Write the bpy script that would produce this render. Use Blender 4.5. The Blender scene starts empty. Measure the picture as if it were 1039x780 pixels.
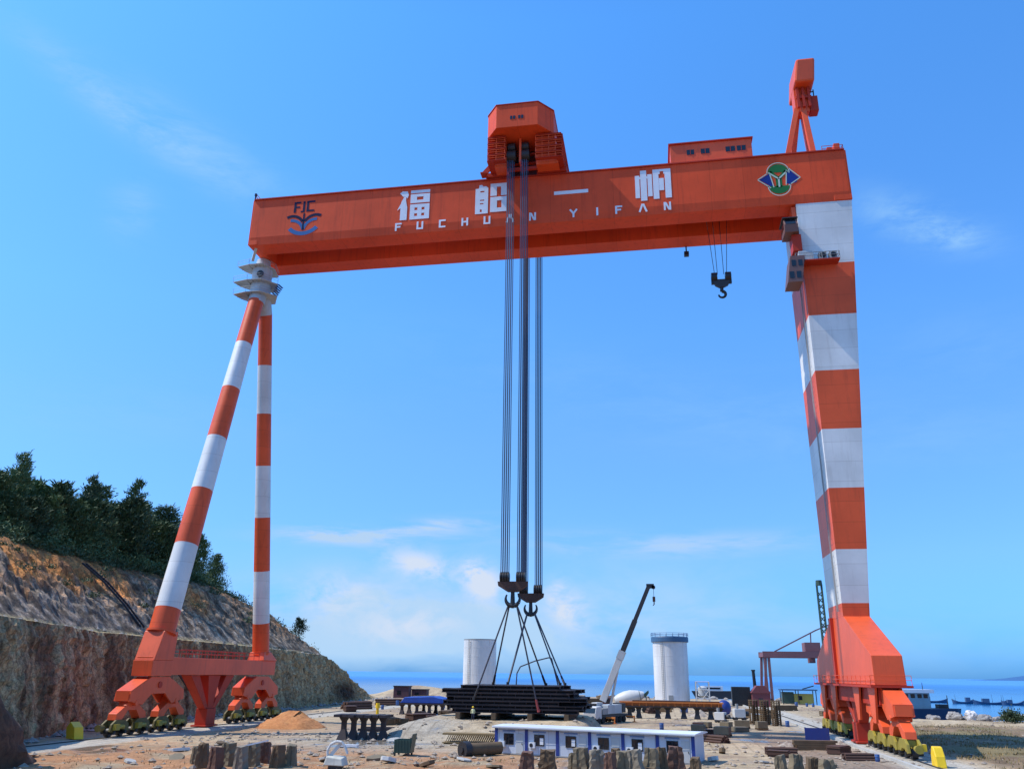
import bpy, math, random
from mathutils import Vector, Matrix, noise
random.seed(11)
PI = math.pi
R = math.radians
scene = bpy.context.scene
col = scene.collection
U = random.uniform

# ------------------------------------------------------------------ materials
def lin(c):
    return tuple((x/12.92 if x <= .04045 else ((x+.055)/1.055)**2.4) for x in c)

class NT:
    def __init__(s, name):
        s.m = bpy.data.materials.new(name); s.m.use_nodes = True
        s.t = s.m.node_tree; s.n = s.t.nodes; s.l = s.t.links
        s.b = s.n['Principled BSDF']
    def node(s, ty, **kw):
        n = s.n.new(ty)
        for k, v in kw.items(): setattr(n, k, v)
        return n
    def coord(s, scale=(1, 1, 1)):
        tc = s.node('ShaderNodeTexCoord'); mp = s.node('ShaderNodeMapping')
        mp.inputs['Scale'].default_value = scale
        s.l.new(tc.outputs['Object'], mp.inputs[0]); return mp.outputs[0]
    def noise(s, scale, detail=6, rough=.6, cscale=(1, 1, 1), dist=0):
        n = s.node('ShaderNodeTexNoise')
        n.inputs['Scale'].default_value = scale; n.inputs['Detail'].default_value = detail
        n.inputs['Roughness'].default_value = rough; n.inputs['Distortion'].default_value = dist
        s.l.new(s.coord(cscale), n.inputs['Vector']); return n.outputs['Fac']
    def ramp(s, fac, a, b, ca=(0, 0, 0), cb=(1, 1, 1)):
        r = s.node('ShaderNodeValToRGB'); e = r.color_ramp.elements
        e[0].position = a; e[1].position = b
        e[0].color = (*ca, 1); e[1].color = (*cb, 1)
        s.l.new(fac, r.inputs[0]); return r.outputs[0]
    def mix(s, fac, a, b, mode='MIX'):
        m = s.node('ShaderNodeMix', data_type='RGBA', blend_type=mode)
        for sock, v in ((m.inputs[0], fac), (m.inputs[6], a), (m.inputs[7], b)):
            if hasattr(v, 'links'): s.l.new(v, sock)
            elif isinstance(v, (int, float)): sock.default_value = v
            else: sock.default_value = (*v, 1)
        return m.outputs[2]
    def bump(s, h, strength=.3, dist=.1):
        b = s.node('ShaderNodeBump'); b.inputs['Strength'].default_value = strength
        b.inputs['Distance'].default_value = dist
        s.l.new(h, b.inputs['Height']); s.l.new(b.outputs[0], s.b.inputs['Normal'])
    def base(s, v):
        if hasattr(v, 'links'): s.l.new(v, s.b.inputs['Base Color'])
        else: s.b.inputs['Base Color'].default_value = (*v, 1)
    def rough(s, v):
        if hasattr(v, 'links'): s.l.new(v, s.b.inputs['Roughness'])
        else: s.b.inputs['Roughness'].default_value = v

def paint(name, c, rough=.5, dirt=.35, dirtc=(.12, .08, .06), size=.12, metal=0, seams=None, spec=.5):
    """weathered paint: broad fading, vertical run-off streaks, grime"""
    n = NT(name)
    f1 = n.noise(size, 5, .6)
    c1 = n.mix(n.ramp(f1, .3, .7), tuple(x*.82 for x in c), tuple(min(1, x*1.12) for x in c))
    st = n.noise(1.3, 6, .7, (1, 1, .08))
    g = n.ramp(st, .52, .8)
    f = n.node('ShaderNodeMath', operation='MULTIPLY'); f.inputs[1].default_value = dirt
    n.l.new(g, f.inputs[0])
    c2 = n.mix(f.outputs[0], c1, dirtc)
    if seams:
        br = n.node('ShaderNodeTexBrick'); br.offset = 0
        br.inputs['Scale'].default_value = 1
        br.inputs['Brick Width'].default_value = seams[0]; br.inputs['Row Height'].default_value = seams[1]
        br.inputs['Mortar Size'].default_value = .05; br.inputs['Mortar Smooth'].default_value = .6
        br.inputs['Color1'].default_value = (1, 1, 1, 1); br.inputs['Color2'].default_value = (.93, .93, .93, 1)
        br.inputs['Mortar'].default_value = (.76, .74, .72, 1)
        tc = n.node('ShaderNodeTexCoord'); sp = n.node('ShaderNodeSeparateXYZ'); cb = n.node('ShaderNodeCombineXYZ')
        n.l.new(tc.outputs['Object'], sp.inputs[0]); n.l.new(sp.outputs[seams[2]], cb.inputs[0]); n.l.new(sp.outputs[2], cb.inputs[1])
        n.l.new(cb.outputs[0], br.inputs['Vector'])
        c2 = n.mix(1.0, c2, br.outputs['Color'], 'MULTIPLY')
    n.base(c2); n.rough(rough); n.b.inputs['Metallic'].default_value = metal; n.b.inputs['Specular IOR Level'].default_value = spec
    n.bump(n.noise(2.5, 4, .6), .12, .05)
    return n.m

RED = paint('crane_red_paint', (.82, .112, .034), .42, .5, (.28, .045, .022), spec=.30)
LEGRED = paint('leg_red_paint', (.82, .112, .034), .42, .5, (.28, .045, .022), spec=.22, seams=(40, 2.83, 0))
LEGWHITE = paint('leg_white_paint', (.76, .73, .68), .5, .42, (.42, .36, .30), seams=(40, 2.83, 0))
REDG = paint('girder_red_paint', (.82, .092, .028), .5, .5, (.30, .035, .02), seams=(5.2, 30, 0), spec=.14)
REDD = paint('dark_red_paint', (.48, .045, .022), .5, .4, (.10, .025, .02), spec=.16)
WHITE = paint('crane_white_paint', (.74, .71, .66), .5, .30, (.34, .30, .27))
LETTER = paint('lettering_white', (.78, .78, .80), .5, .15, (.5, .4, .4))
NAVY = paint('navy_paint', (.010, .014, .05), .4, 0, spec=.1)
EBLUE = paint('emblem_blue', (.06, .16, .34), .4, 0, spec=.1)
EBLUE2 = paint('emblem_deep_blue', (.02, .045, .22), .4, 0, spec=.1)
EGREEN = paint('emblem_green', (.03, .17, .05), .4, 0, spec=.1)
EYEL = paint('emblem_cream', (.55, .60, .45), .4, 0)
GREY = paint('grey_steel', (.30, .30, .29), .55, .4)
LGREY = paint('light_grey_steel', (.50, .51, .50), .5, .4, (.18, .15, .12))
DARK = paint('dark_steel', (.028, .026, .027), .55, .3, (.06, .035, .02))
BLACKP = paint('black_metal', (.012, .012, .014), .5, .1)
ROPE = paint('wire_rope', (.045, .06, .105), .45, .1)
SLING = paint('sling_rope', (.06, .06, .08), .6, .1)
RUST = paint('rusty_steel', (.085, .040, .026), .85, .6, (.03, .015, .01), .6)
OLIVE = paint('bogie_yellow_paint', (.33, .25, .028), .55, .6, (.06, .04, .02), .8)
OLIVED = paint('bogie_olive_paint', (.13, .095, .018), .6, .6, (.04, .03, .02), .8)
YEL = paint('yellow_paint', (.90, .56, .010), .5, .2, (.3, .2, .05), .5)
ORANGE = paint('orange_paint', (.62, .19, .035), .55, .4)
BLUEP = paint('royal_blue_paint', (.015, .04, .22), .45, .2)
BLUET = paint('bright_blue_cover', (.015, .07, .36), .5, .3, (.05, .2, .5), .4)
PANEL = paint('office_white_panel', (.56, .60, .66), .5, .2, (.35, .34, .33), seams=(1.15, 9, 0))
ROOFW = paint('white_roof_sheet', (.72, .73, .74), .4, .2, (.4, .38, .35))
PALE = paint('pale_painted_metal', (.62, .60, .56), .5, .4, (.3, .26, .22))
TOWERW = paint('tower_white_paint', (.74, .71, .68), .45, .6, (.40, .34, .29), .08)
TIREM = paint('tyre_rubber', (.02, .02, .02), .9, .2)
PINK = paint('faded_red_steel', (.22, .085, .085), .6, .4)
DGREEN = paint('dark_green_paint', (.03, .07, .05), .5, .3)
CONC = paint('weathered_concrete', (.20, .155, .095), .9, .7, (.06, .045, .035), .7)
CONCB = paint('brown_stained_block', (.15, .095, .05), .95, .7, (.05, .03, .02), .8)
CONCM = paint('greyish_block', (.25, .205, .15), .95, .7, (.08, .06, .04), .6)
CONCR = paint('reddish_block', (.15, .075, .05), .95, .7, (.05, .03, .02), .6)
CONCP = paint('pale_concrete', (.44, .42, .38), .9, .5, (.22, .18, .13), .3)
SKIN = paint('skin', (.35, .20, .13), .6, 0)
VEST = paint('work_vest', (.80, .74, .40), .8, 0)
TROUS = paint('trousers', (.05, .055, .09), .9, 0)

def glassm():
    n = NT('dark_window_glass'); n.base((.012, .016, .022)); n.rough(.08)
    n.b.inputs['Specular IOR Level'].default_value = .6; return n.m
GLASS = glassm()

def rockm(name, a, b, sc=1.2):
    n = NT(name)
    f = n.noise(sc, 9, .65, (1, 1, 1), .6)
    n.base(n.mix(n.ramp(f, .3, .7), a, b)); n.rough(.95)
    n.bump(n.noise(sc*3, 8, .7), .7, .15); return n.m
ROCK = rockm('boulder_rock', (.16, .13, .11), (.44, .40, .36))
ROCKW = rockm('pale_rock', (.50, .45, .42), (.80, .74, .70))
SAND = rockm('orange_sand', (.36, .13, .04), (.60, .26, .09), 1.3)
STONE = rockm('loose_stone', (.20, .15, .11), (.46, .38, .30), 2)

# ------------------------------------------------------------------ mesh builder
LOC = {}
class MB:
    def __init__(s): s.v = []; s.f = []; s.mi = []; s.k = 0
    def add(s, vs, fs, mi=None):
        o = len(s.v); s.v += [tuple(v) for v in vs]
        s.f += [tuple(i+o for i in f) for f in fs]
        s.mi += [s.k if mi is None else mi]*len(fs); return s
    def hexa(s, b, t, mi=None):
        return s.add(list(b)+list(t), [(3, 2, 1, 0), (4, 5, 6, 7), (0, 1, 5, 4), (1, 2, 6, 5), (2, 3, 7, 6), (3, 0, 4, 7)], mi)
    def b(s, x0, x1, y0, y1, z0, z1, mi=None):
        return s.hexa([(x0, y0, z0), (x1, y0, z0), (x1, y1, z0), (x0, y1, z0)], [(x0, y0, z1), (x1, y0, z1), (x1, y1, z1), (x0, y1, z1)], mi)
    def bx(s, c, d, rz=0, M=None, mi=None):
        M = Matrix.Translation(c) @ Matrix.Rotation(rz, 4, 'Z') @ (M or Matrix.Identity(4))
        hx, hy, hz = d[0]/2, d[1]/2, d[2]/2
        P = [M @ Vector(p) for p in ((-hx, -hy, -hz), (hx, -hy, -hz), (hx, hy, -hz), (-hx, hy, -hz), (-hx, -hy, hz), (hx, -hy, hz), (hx, hy, hz), (-hx, hy, hz))]
        return s.hexa(P[:4], P[4:], mi)
    def cyl(s, p, q, r0, r1=None, n=12, mi=None, cap=True, ph=0):
        r1 = r0 if r1 is None else r1
        p = Vector(p); q = Vector(q); d = (q-p)
        if d.length < 1e-6: return s
        d.normalize(); a = d.orthogonal().normalized(); b = d.cross(a)
        vs = []
        for c, r in ((p, r0), (q, r1)):
            for i in range(n):
                t = ph+2*PI*i/n; vs.append(c+(a*math.cos(t)+b*math.sin(t))*r)
        fs = [(i, (i+1) % n, n+(i+1) % n, n+i) for i in range(n)]
        if cap: fs += [tuple(range(n-1, -1, -1)), tuple(range(n, 2*n))]
        return s.add(vs, fs, mi)
    def path(s, pts, r, n=8, mi=None):
        for a, b in zip(pts, pts[1:]): s.cyl(a, b, r, r, n, mi)
        return s
    def bar(s, p, q, w, h, mi=None):
        """rectangular bar from p to q"""
        p = Vector(p); q = Vector(q); d = (q-p).normalized()
        up = Vector((0, 0, 1)) if abs(d.z) < .95 else Vector((0, 1, 0))
        a = d.cross(up).normalized()*w/2; b = a.normalized().cross(d)*h/2
        return s.hexa([p-a-b, p+a-b, p+a+b, p-a+b], [q-a-b, q+a-b, q+a+b, q-a+b], mi)
    def prism(s, poly, ax, a0, a1, mi=None):
        """poly of 2D points extruded along axis ax"""
        def mk(u, v, w): return {0: (w, u, v), 1: (u, w, v), 2: (u, v, w)}[ax]
        n = len(poly)
        vs = [mk(u, v, a0) for u, v in poly]+[mk(u, v, a1) for u, v in poly]
        fs = [tuple(range(n-1, -1, -1)), tuple(range(n, 2*n))]+[(i, (i+1) % n, n+(i+1) % n, n+i) for i in range(n)]
        return s.add(vs, fs, mi)
    def lathe(s, prof, c=(0, 0, 0), n=32, mi=None, M=None):
        vs = []; M = M or Matrix.Identity(4); c = Vector(c)
        for r, z in prof:
            for i in range(n):
                t = 2*PI*i/n; vs.append(M @ Vector((r*math.cos(t), r*math.sin(t), z))+c)
        fs = [(j*n+i, j*n+(i+1) % n, (j+1)*n+(i+1) % n, (j+1)*n+i) for j in range(len(prof)-1) for i in range(n)]
        fs += [tuple(range(n-1, -1, -1)), tuple(range((len(prof)-1)*n, len(prof)*n))]
        return s.add(vs, fs, mi)
    def build(s, name, mats, parent=None, smooth=False, world=True, bevel=0, fixn=True):
        if not isinstance(mats, (list, tuple)): mats = [mats]
        me = bpy.data.meshes.new(name)
        off = Vector((0, 0, 0))
        if parent is not None and world: off = LOC.get(parent.name, off)
        me.from_pydata([tuple(Vector(v)-off) for v in s.v], [], s.f)
        for m in mats: me.materials.append(m)
        me.polygons.foreach_set('material_index', s.mi)
        if fixn:
            import bmesh
            bm = bmesh.new(); bm.from_mesh(me); bmesh.ops.recalc_face_normals(bm, faces=bm.faces); bm.to_mesh(me); bm.free()
        if smooth:
            me.polygons.foreach_set('use_smooth', [True]*len(me.polygons))
            me.set_sharp_from_angle(angle=R(38))
        me.update()
        o = bpy.data.objects.new(name, me); col.objects.link(o)
        if parent is not None:
            o.parent = parent; LOC[o.name] = off
        if bevel:
            bv = o.modifiers.new('bevel', 'BEVEL'); bv.width = bevel; bv.segments = 2; bv.limit_method = 'ANGLE'
        return o

def tag(o, label=None, cat=None, group=None, kind=None):
    if label: o['label'] = label
    if cat: o['category'] = cat
    if group: o['group'] = group
    if kind: o['kind'] = kind
    return o
def thing(name, loc, label, cat, group=None, rz=0):
    o = bpy.data.objects.new(name, None); col.objects.link(o)
    o.location = loc; o.rotation_euler = (0, 0, rz); o.empty_display_size = .5
    LOC[o.name] = Vector(loc) if rz == 0 else Vector((0, 0, 0))
    return tag(o, label, cat, group)
def copy_tree(o, parent=None):
    c = o.copy(); col.objects.link(c)
    if parent is not None: c.parent = parent
    for ch in list(o.children): copy_tree(ch, c)
    return c
def single(mb, name, mats, label, cat, group=None, base=(0, 0, 0), **kw):
    """one mesh thing with its origin at base (coordinates given in world)"""
    b = Vector(base); mb.v = [tuple(Vector(v)-b) for v in mb.v]
    o = mb.build(name, mats, **kw); o.location = b
    return tag(o, label, cat, group)

# ------------------------------------------------------------------ camera
F_, PITCH, YAW, ROLL = 829.76, .339, -.1721, .0128
cp, sp, cy_, sy_ = math.cos(PITCH), math.sin(PITCH), math.cos(YAW), math.sin(YAW)
Fv = Vector((sy_*cp, cy_*cp, sp)); Rv = Vector((cy_, -sy_, 0)); Uv = Rv.cross(Fv)
R2 = Rv*math.cos(ROLL)+Uv*math.sin(ROLL); U2 = Uv*math.cos(ROLL)-Rv*math.sin(ROLL)
cam = bpy.data.cameras.new('camera'); co = bpy.data.objects.new('camera', cam); col.objects.link(co)
m3 = Matrix((R2, U2, -Fv)).transposed()
co.matrix_world = Matrix.Translation((67.507, -117.395, 8.138)) @ m3.to_4x4()
cam.sensor_width = 36; cam.lens = 36*F_/1039; cam.clip_start = .5; cam.clip_end = 80000
scene.camera = co
scene.render.resolution_x = 1024; scene.render.resolution_y = 768
scene.view_settings.view_transform = 'Standard'; scene.view_settings.look = 'None'
scene.view_settings.exposure = 0; scene.view_settings.gamma = 1

# ------------------------------------------------------------------ light and sky
SUN = Vector((-.57, -.105, .80)).normalized()
el = math.asin(SUN.z); az = math.atan2(SUN.x, SUN.y)
sl = bpy.data.lights.new('sun', 'SUN'); sl.energy = 4.6; sl.angle = R(.53); sl.color = (1, .95, .87)
so = bpy.data.objects.new('sun', sl); col.objects.link(so)
so.rotation_euler = (-SUN).to_track_quat('-Z', 'Y').to_euler(); so.location = (0, 0, 150)

w = bpy.data.worlds.new('World'); scene.world = w; w.use_nodes = True
wt = w.node_tree; wn = wt.nodes; wl = wt.links; wn.clear()
def W(ty, **k):
    n = wn.new(ty)
    for a, b in k.items(): setattr(n, a, b)
    return n
def wm(op, a, b=None, c=None, clamp=False):
    n = W('ShaderNodeMath', operation=op, use_clamp=clamp)
    for i, v in enumerate((a, b, c)):
        if v is None: continue
        if hasattr(v, 'links'): wl.new(v, n.inputs[i])
        else: n.inputs[i].default_value = v
    return n.outputs[0]
def wmix(f, a, b, mode='MIX'):
    m = W('ShaderNodeMix', data_type='RGBA', blend_type=mode)
    for sck, v in ((m.inputs[0], f), (m.inputs[6], a), (m.inputs[7], b)):
        if hasattr(v, 'links'): wl.new(v, sck)
        elif isinstance(v, (int, float)): sck.default_value = v
        else: sck.default_value = (*v, 1)
    return m.outputs[2]
sky = W('ShaderNodeTexSky', sky_type='NISHITA'); sky.sun_disc = False
sky.sun_elevation = el; sky.sun_rotation = az % (2*PI); sky.air_density = 1.0; sky.dust_density = .6; sky.ozone_density = 1.6
tc = W('ShaderNodeTexCoord'); sep = W('ShaderNodeSeparateXYZ'); wl.new(tc.outputs['Generated'], sep.inputs[0])
AZ = wm('ARCTAN2', sep.outputs[0], sep.outputs[1]); EL = wm('ARCSINE', sep.outputs[2])
# tropical-blue grade of the physical sky by elevation
gr = W('ShaderNodeValToRGB'); e = gr.color_ramp.elements
wl.new(wm('DIVIDE', EL, R(60), clamp=True), gr.inputs[0])
SKYRAMP = [(0, (.25, .88, 2.45)), (.03, (.34, .98, 2.4)), (.07, (.50, 1.12, 2.3)), (.12, (.70, 1.28, 2.1)), (.25, (.90, 1.58, 2.2)), (.38, (.94, 1.86, 2.8)), (.72, (.92, 2.18, 3.3)), (1, (.8, 1.8, 2.7))]
e[0].position = 0; e[0].color = (*[x/3 for x in SKYRAMP[0][1]], 1); e[1].position = 1; e[1].color = (*[x/3 for x in SKYRAMP[-1][1]], 1)
for p, c in SKYRAMP[1:-1]:
    k = e.new(p); k.color = (*[x/3 for x in c], 1)
tri = W('ShaderNodeVectorMath', operation='SCALE'); tri.inputs[3].default_value = 3; wl.new(gr.outputs[0], tri.inputs[0])
graded = wmix(1.0, sky.outputs[0], tri.outputs[0], 'MULTIPLY')
# clouds: soft banks fixed in azimuth / elevation, broken up by noise
cmb = W('ShaderNodeCombineXYZ'); wl.new(AZ, cmb.inputs[0]); wl.new(EL, cmb.inputs[1])
def wnoise(sx, sy, det=6, rough=.62, rot=0, dist=.3):
    mp = W('ShaderNodeMapping'); mp.inputs['Scale'].default_value = (sx, sy, 1); mp.inputs['Rotation'].default_value = (0, 0, rot)
    wl.new(cmb.outputs[0], mp.inputs[0]); n = W('ShaderNodeTexNoise')
    n.inputs['Scale'].default_value = 1; n.inputs['Detail'].default_value = det; n.inputs['Roughness'].default_value = rough; n.inputs['Distortion'].default_value = dist
    wl.new(mp.outputs[0], n.inputs['Vector']); return n.outputs['Fac']
puffn = wnoise(22, 34, 8, .6); wispn = wnoise(9, 48, 6, .6, R(6)); cirn = wnoise(7, 26, 7, .7, R(24))
def blob(a, e_, sa, se, tilt=0):
    dx = wm('SUBTRACT', AZ, a); dy = wm('SUBTRACT', EL, e_)
    ct, st = math.cos(tilt), math.sin(tilt)
    u = wm('ADD', wm('MULTIPLY', dx, ct/sa), wm('MULTIPLY', dy, st/sa))
    v = wm('ADD', wm('MULTIPLY', dx, -st/se), wm('MULTIPLY', dy, ct/se))
    return wm('EXPONENT', wm('MULTIPLY', wm('ADD', wm('MULTIPLY', u, u), wm('MULTIPLY', v, v)), -1.0))
CLOUDS = [('wisp', -0.347, 0.1498, 0.0904, 0.0096, 0.02, 1.31), ('wisp', -0.2594, 0.1666, 0.0723, 0.0084, 0.08, 1.14), ('wisp', -0.3934, 0.1524, 0.0482, 0.006, -0.05, 0.88), ('puff', -0.2809, 0.1199, 0.0386, 0.0157, -0.2, 1.15), ('puff', -0.2038, 0.0997, 0.0265, 0.0205, -0.6, 1.37), ('puff', -0.2183, 0.1166, 0.0108, 0.0096, 0, 1.01), ('puff', -0.1041, 0.0715, 0.0265, 0.0193, -0.6, 1.29), ('puff', -0.1144, 0.0917, 0.0096, 0.012, 0, 0.86), ('puff', -0.3704, 0.0813, 0.0458, 0.0241, 0, 0.79), ('puff', -0.3112, 0.0442, 0.0482, 0.0169, 0, 0.57), ('puff', -0.2719, 0.0559, 0.0482, 0.0169, 0, 0.64), ('wisp', -0.0149, 0.1452, 0.1325, 0.0133, -0.03, 0.79), ('wisp', 0.1109, 0.1484, 0.0723, 0.0096, 0, 0.44), ('haze', -0.3293, 0.0603, 0.1807, 0.0458, 0, 1.35), ('haze', -0.0289, 0.0808, 0.1807, 0.0482, 0, 0.61), ('haze', -0.1907, 0.0351, 0.506, 0.0361, 0, 0.61), ('cir', -0.7119, 0.5913, 0.1325, 0.0169, -0.35, 0.57), ('cir', -0.6017, 0.5718, 0.1205, 0.0265, -0.3, 0.61), ('cir', -0.6615, 0.4877, 0.0265, 0.0265, 0, 0.61), ('cir', 0.3403, 0.4827, 0.0723, 0.0217, -0.5, 0.68), ('cir', 0.3738, 0.4613, 0.0301, 0.0145, -0.3, 0.68), ('cir', -0.0197, 0.3253, 0.3614, 0.0482, -0.2, 0.12), ('cir', -0.6377, 0.2667, 0.241, 0.0361, 0.1, 0.15), ('cir', 0.232, 0.2623, 0.2651, 0.0361, -0.1, 0.15), ('cir', 0.3775, 0.3411, 0.0964, 0.0361, -0.2, 0.15)]
def cover(kind, nz, lo, hi):
    tot = None
    for k, a, e_, sa, se, tl, amp in CLOUDS:
        if k != kind: continue
        b = wm('MULTIPLY', blob(a, e_, sa, se, tl), amp)
        tot = b if tot is None else wm('ADD', tot, b)
    mr = W('ShaderNodeMapRange', interpolation_type='SMOOTHSTEP'); wl.new(nz, mr.inputs[0])
    mr.inputs[1].default_value = lo; mr.inputs[2].default_value = hi
    return wm('MULTIPLY', tot, mr.outputs[0], clamp=True)
cp_ = cover('puff', puffn, .34, .60); cw_ = cover('wisp', wispn, .36, .64); cc_ = cover('cir', cirn, .30, .70)
hz_ = cover('haze', wnoise(6, 14, 5, .6), .25, .65)
CW = (6.6, 7.6, 9.3)
c = wmix(hz_, graded, (4.5, 6.8, 9.5))
c = wmix(cc_, c, (3.4, 6.3, 9.9))
c = wmix(cw_, c, (4.6, 6.6, 9.2))
c = wmix(cp_, c, CW)
bg = W('ShaderNodeBackground'); bg.inputs['Strength'].default_value = .1
wo = W('ShaderNodeOutputWorld'); wl.new(c, bg.inputs[0]); wl.new(bg.outputs[0], wo.inputs[0])

# ------------------------------------------------------------------ terrain
LAND = [(-900, -900), (-900, 200), (-120, 205), (-30, 196), (-6, 203), (41, 228), (79, 224), (116, 214), (124, 150), (116, 110), (120, 92), (135, 86), (180, 93), (260, 84), (420, 60), (900, -100), (900, -900)]
def shore(x, y):
    ins = False; d = 1e9; n = len(LAND)
    for i in range(n):
        x0, y0 = LAND[i]; x1, y1 = LAND[(i+1) % n]
        if (y0 > y) != (y1 > y) and x < (x1-x0)*(y-y0)/(y1-y0)+x0: ins = not ins
        dx, dy = x1-x0, y1-y0; t = max(0, min(1, ((x-x0)*dx+(y-y0)*dy)/(dx*dx+dy*dy)))
        d = min(d, math.hypot(x-x0-t*dx, y-y0-t*dy))
    return d if ins else -d
def sm(a, b, x):
    t = max(0, min(1, (x-a)/(b-a))); return t*t*(3-2*t)
def nz(x, y, s=1.0, o=5): return noise.fractal(Vector((x*s, y*s, 3.7)), 1.0, 2.0, o)
def bump(x, y, cx, cy, rx, ry, h, rz=0):
    c, s = math.cos(rz), math.sin(rz); dx, dy = x-cx, y-cy
    u = (dx*c+dy*s)/rx; v = (-dx*s+dy*c)/ry; q = u*u+v*v
    return h*math.exp(-q) if q < 9 else 0
def pad(x, y):
    u = max(x-57, 0)/2.8 if x > 47 else max(36-x, 0)/7; v = (max(-4-y, 0)/10 if y < -4 else max(y-15, 0)/5)
    return 2.2*(1-sm(0, 1, math.hypot(u, v)))
def strips(x, y):
    a = sm(1.2, .8, abs(x-1.8)/3.6) if y < 200 else 0
    b = sm(1.2, .8, abs(x-93.9)/3.9) if -70 < y < 200 else 0
    return max(a, b)
def gz(x, y):
    d = shore(x, y)
    st = strips(x, y)
    z = .10*nz(x, y, .12)+.05*nz(x, y, .7)
    fg = sm(-20, -34, y)*sm(66, 50, x)
    z += fg*(.30*nz(x, y, .35)+.10*abs(nz(x+9, y, 1.3)))
    fr = sm(98, 103, x); z += fr*(.20*nz(x, y, .2)+.10*nz(x, y, .9))
    z += bump(x, y, 60, 0, 4.0, 3, .35)
    z += bump(x, y, -6, 176, 14, 9, 2.6)+bump(x, y, -20, 182, 10, 9, 3.0)
    z += bump(x, y, 120, 60, 14, 5, .5)
    z += .5*sm(60, 110, y)*nz(x, y, .06)*sm(20, 60, d)
    z = z*(1-st)+st*.0
    z += pad(x, y)*(1+.07*nz(x, y, .5))
    if x < 20 and y < -38: z += bump(x, y, 13.5, -50, 4.2, 6.0, 0)
    k = sm(-4, 7, d)
    return z*k-4.5*(1-k)
def axis(a, b, fine0, fine1, f, c):
    xs = []; x = a
    while x < b:
        xs.append(x)
        if fine0 <= x <= fine1: x += f
        else:
            dd = min(abs(x-fine0), abs(x-fine1)); x += min(f+dd*.06, c)
    xs.append(b); return xs
xs = axis(-700, 700, -25, 175, 1.15, 60); ys = axis(-700, 262, -62, 110, 1.15, 60)
gv = []; gc = []
for y in ys:
    for x in xs:
        z = gz(x, y); gv.append((x, y, z))
        n1 = nz(x, y, .06); n2 = nz(x+50, y, .22); n3 = nz(x, y-30, .8)
        tan = Vector((.49, .37, .225)); tan = (tan*(1+.30*n2+.2*n3)).lerp(Vector((.34, .235, .145)), sm(-.05, .4, n2*.8+n1))
        red = Vector((.40, .195, .085))*(1+.35*n2+.25*n3)
        gry = Vector((.36, .33, .275))*(1+.25*n3)
        conc = Vector((.47, .43, .36))*(1+.12*n2+.10*n3)
        wet = Vector((.18, .155, .12))*(1+.2*n3)
        fld = Vector((.25, .165, .09))*(1+.45*n3+.3*n2); grs = Vector((.17, .135, .055))
        c_ = tan
        rm = sm(-14, -34, y+7*n2)*sm(66, 52, x+4*n1)*sm(-.32, .10, n2+.3)
        rm = max(rm, bump(x, y, 13, 3, 6, 9, .8), .7*bump(x, y, 6, -20, 12, 8, 1)*sm(-.1, .3, n2))
        wm_ = bump(x, y, 30, -14, 8, 13, 1)+bump(x, y, 4, -30, 9, 7, 1)
        gm = min(1, max(0, 1.1*(bump(x, y, 33, -10, 12, 22, 1))+.6*n2))
        c_ = c_.lerp(gry, gm*.8); c_ = c_.lerp(red, min(1, rm))
        pud = sm(.12, .42, n2+.75*min(1, wm_)-.35+.3*n1)
        if x > 97: pud = 0
        c_ = c_.lerp(wet, .75*pud)
        f = sm(98, 102, x)*sm(58, 50, y+4*n2)
        c_ = c_.lerp(fld, f); c_ = c_.lerp(grs, f*sm(.05, .4, n1+n3*.5)*.75)
        c_ = c_.lerp(grs*1.5, .5*sm(.15, .5, n1+.3*n3)*sm(98, 103, x)*sm(100, 60, y))
        st = strips(x, y); c_ = c_.lerp(conc, st*.9); pud *= (1-st)
        br = sm(78, 82, x)*sm(91, 89, x)*sm(40, 10, y); c_ = c_.lerp(Vector((.24, .17, .12))*(1+.3*n3), br*.8)
        d = shore(x, y)
        if d < 9: c_ = c_.lerp(Vector((.50, .44, .36)), sm(9, 3, d)*.6)
        gc.append((max(.01, c_.x), max(.01, c_.y), max(.01, c_.z), pud))
nx = len(xs)
gf = [(j*nx+i, j*nx+i+1, (j+1)*nx+i+1, (j+1)*nx+i) for j in range(len(ys)-1) for i in range(nx-1)]
me = bpy.data.meshes.new('ground'); me.from_pydata(gv, [], gf)
ca = me.color_attributes.new('soil', 'FLOAT_COLOR', 'POINT'); ca.data.foreach_set('color', [k for c_ in gc for k in c_])
me.polygons.foreach_set('use_smooth', [True]*len(me.polygons))
g = bpy.data.objects.new('ground', me); col.objects.link(g); tag(g, kind='structure')
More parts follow.
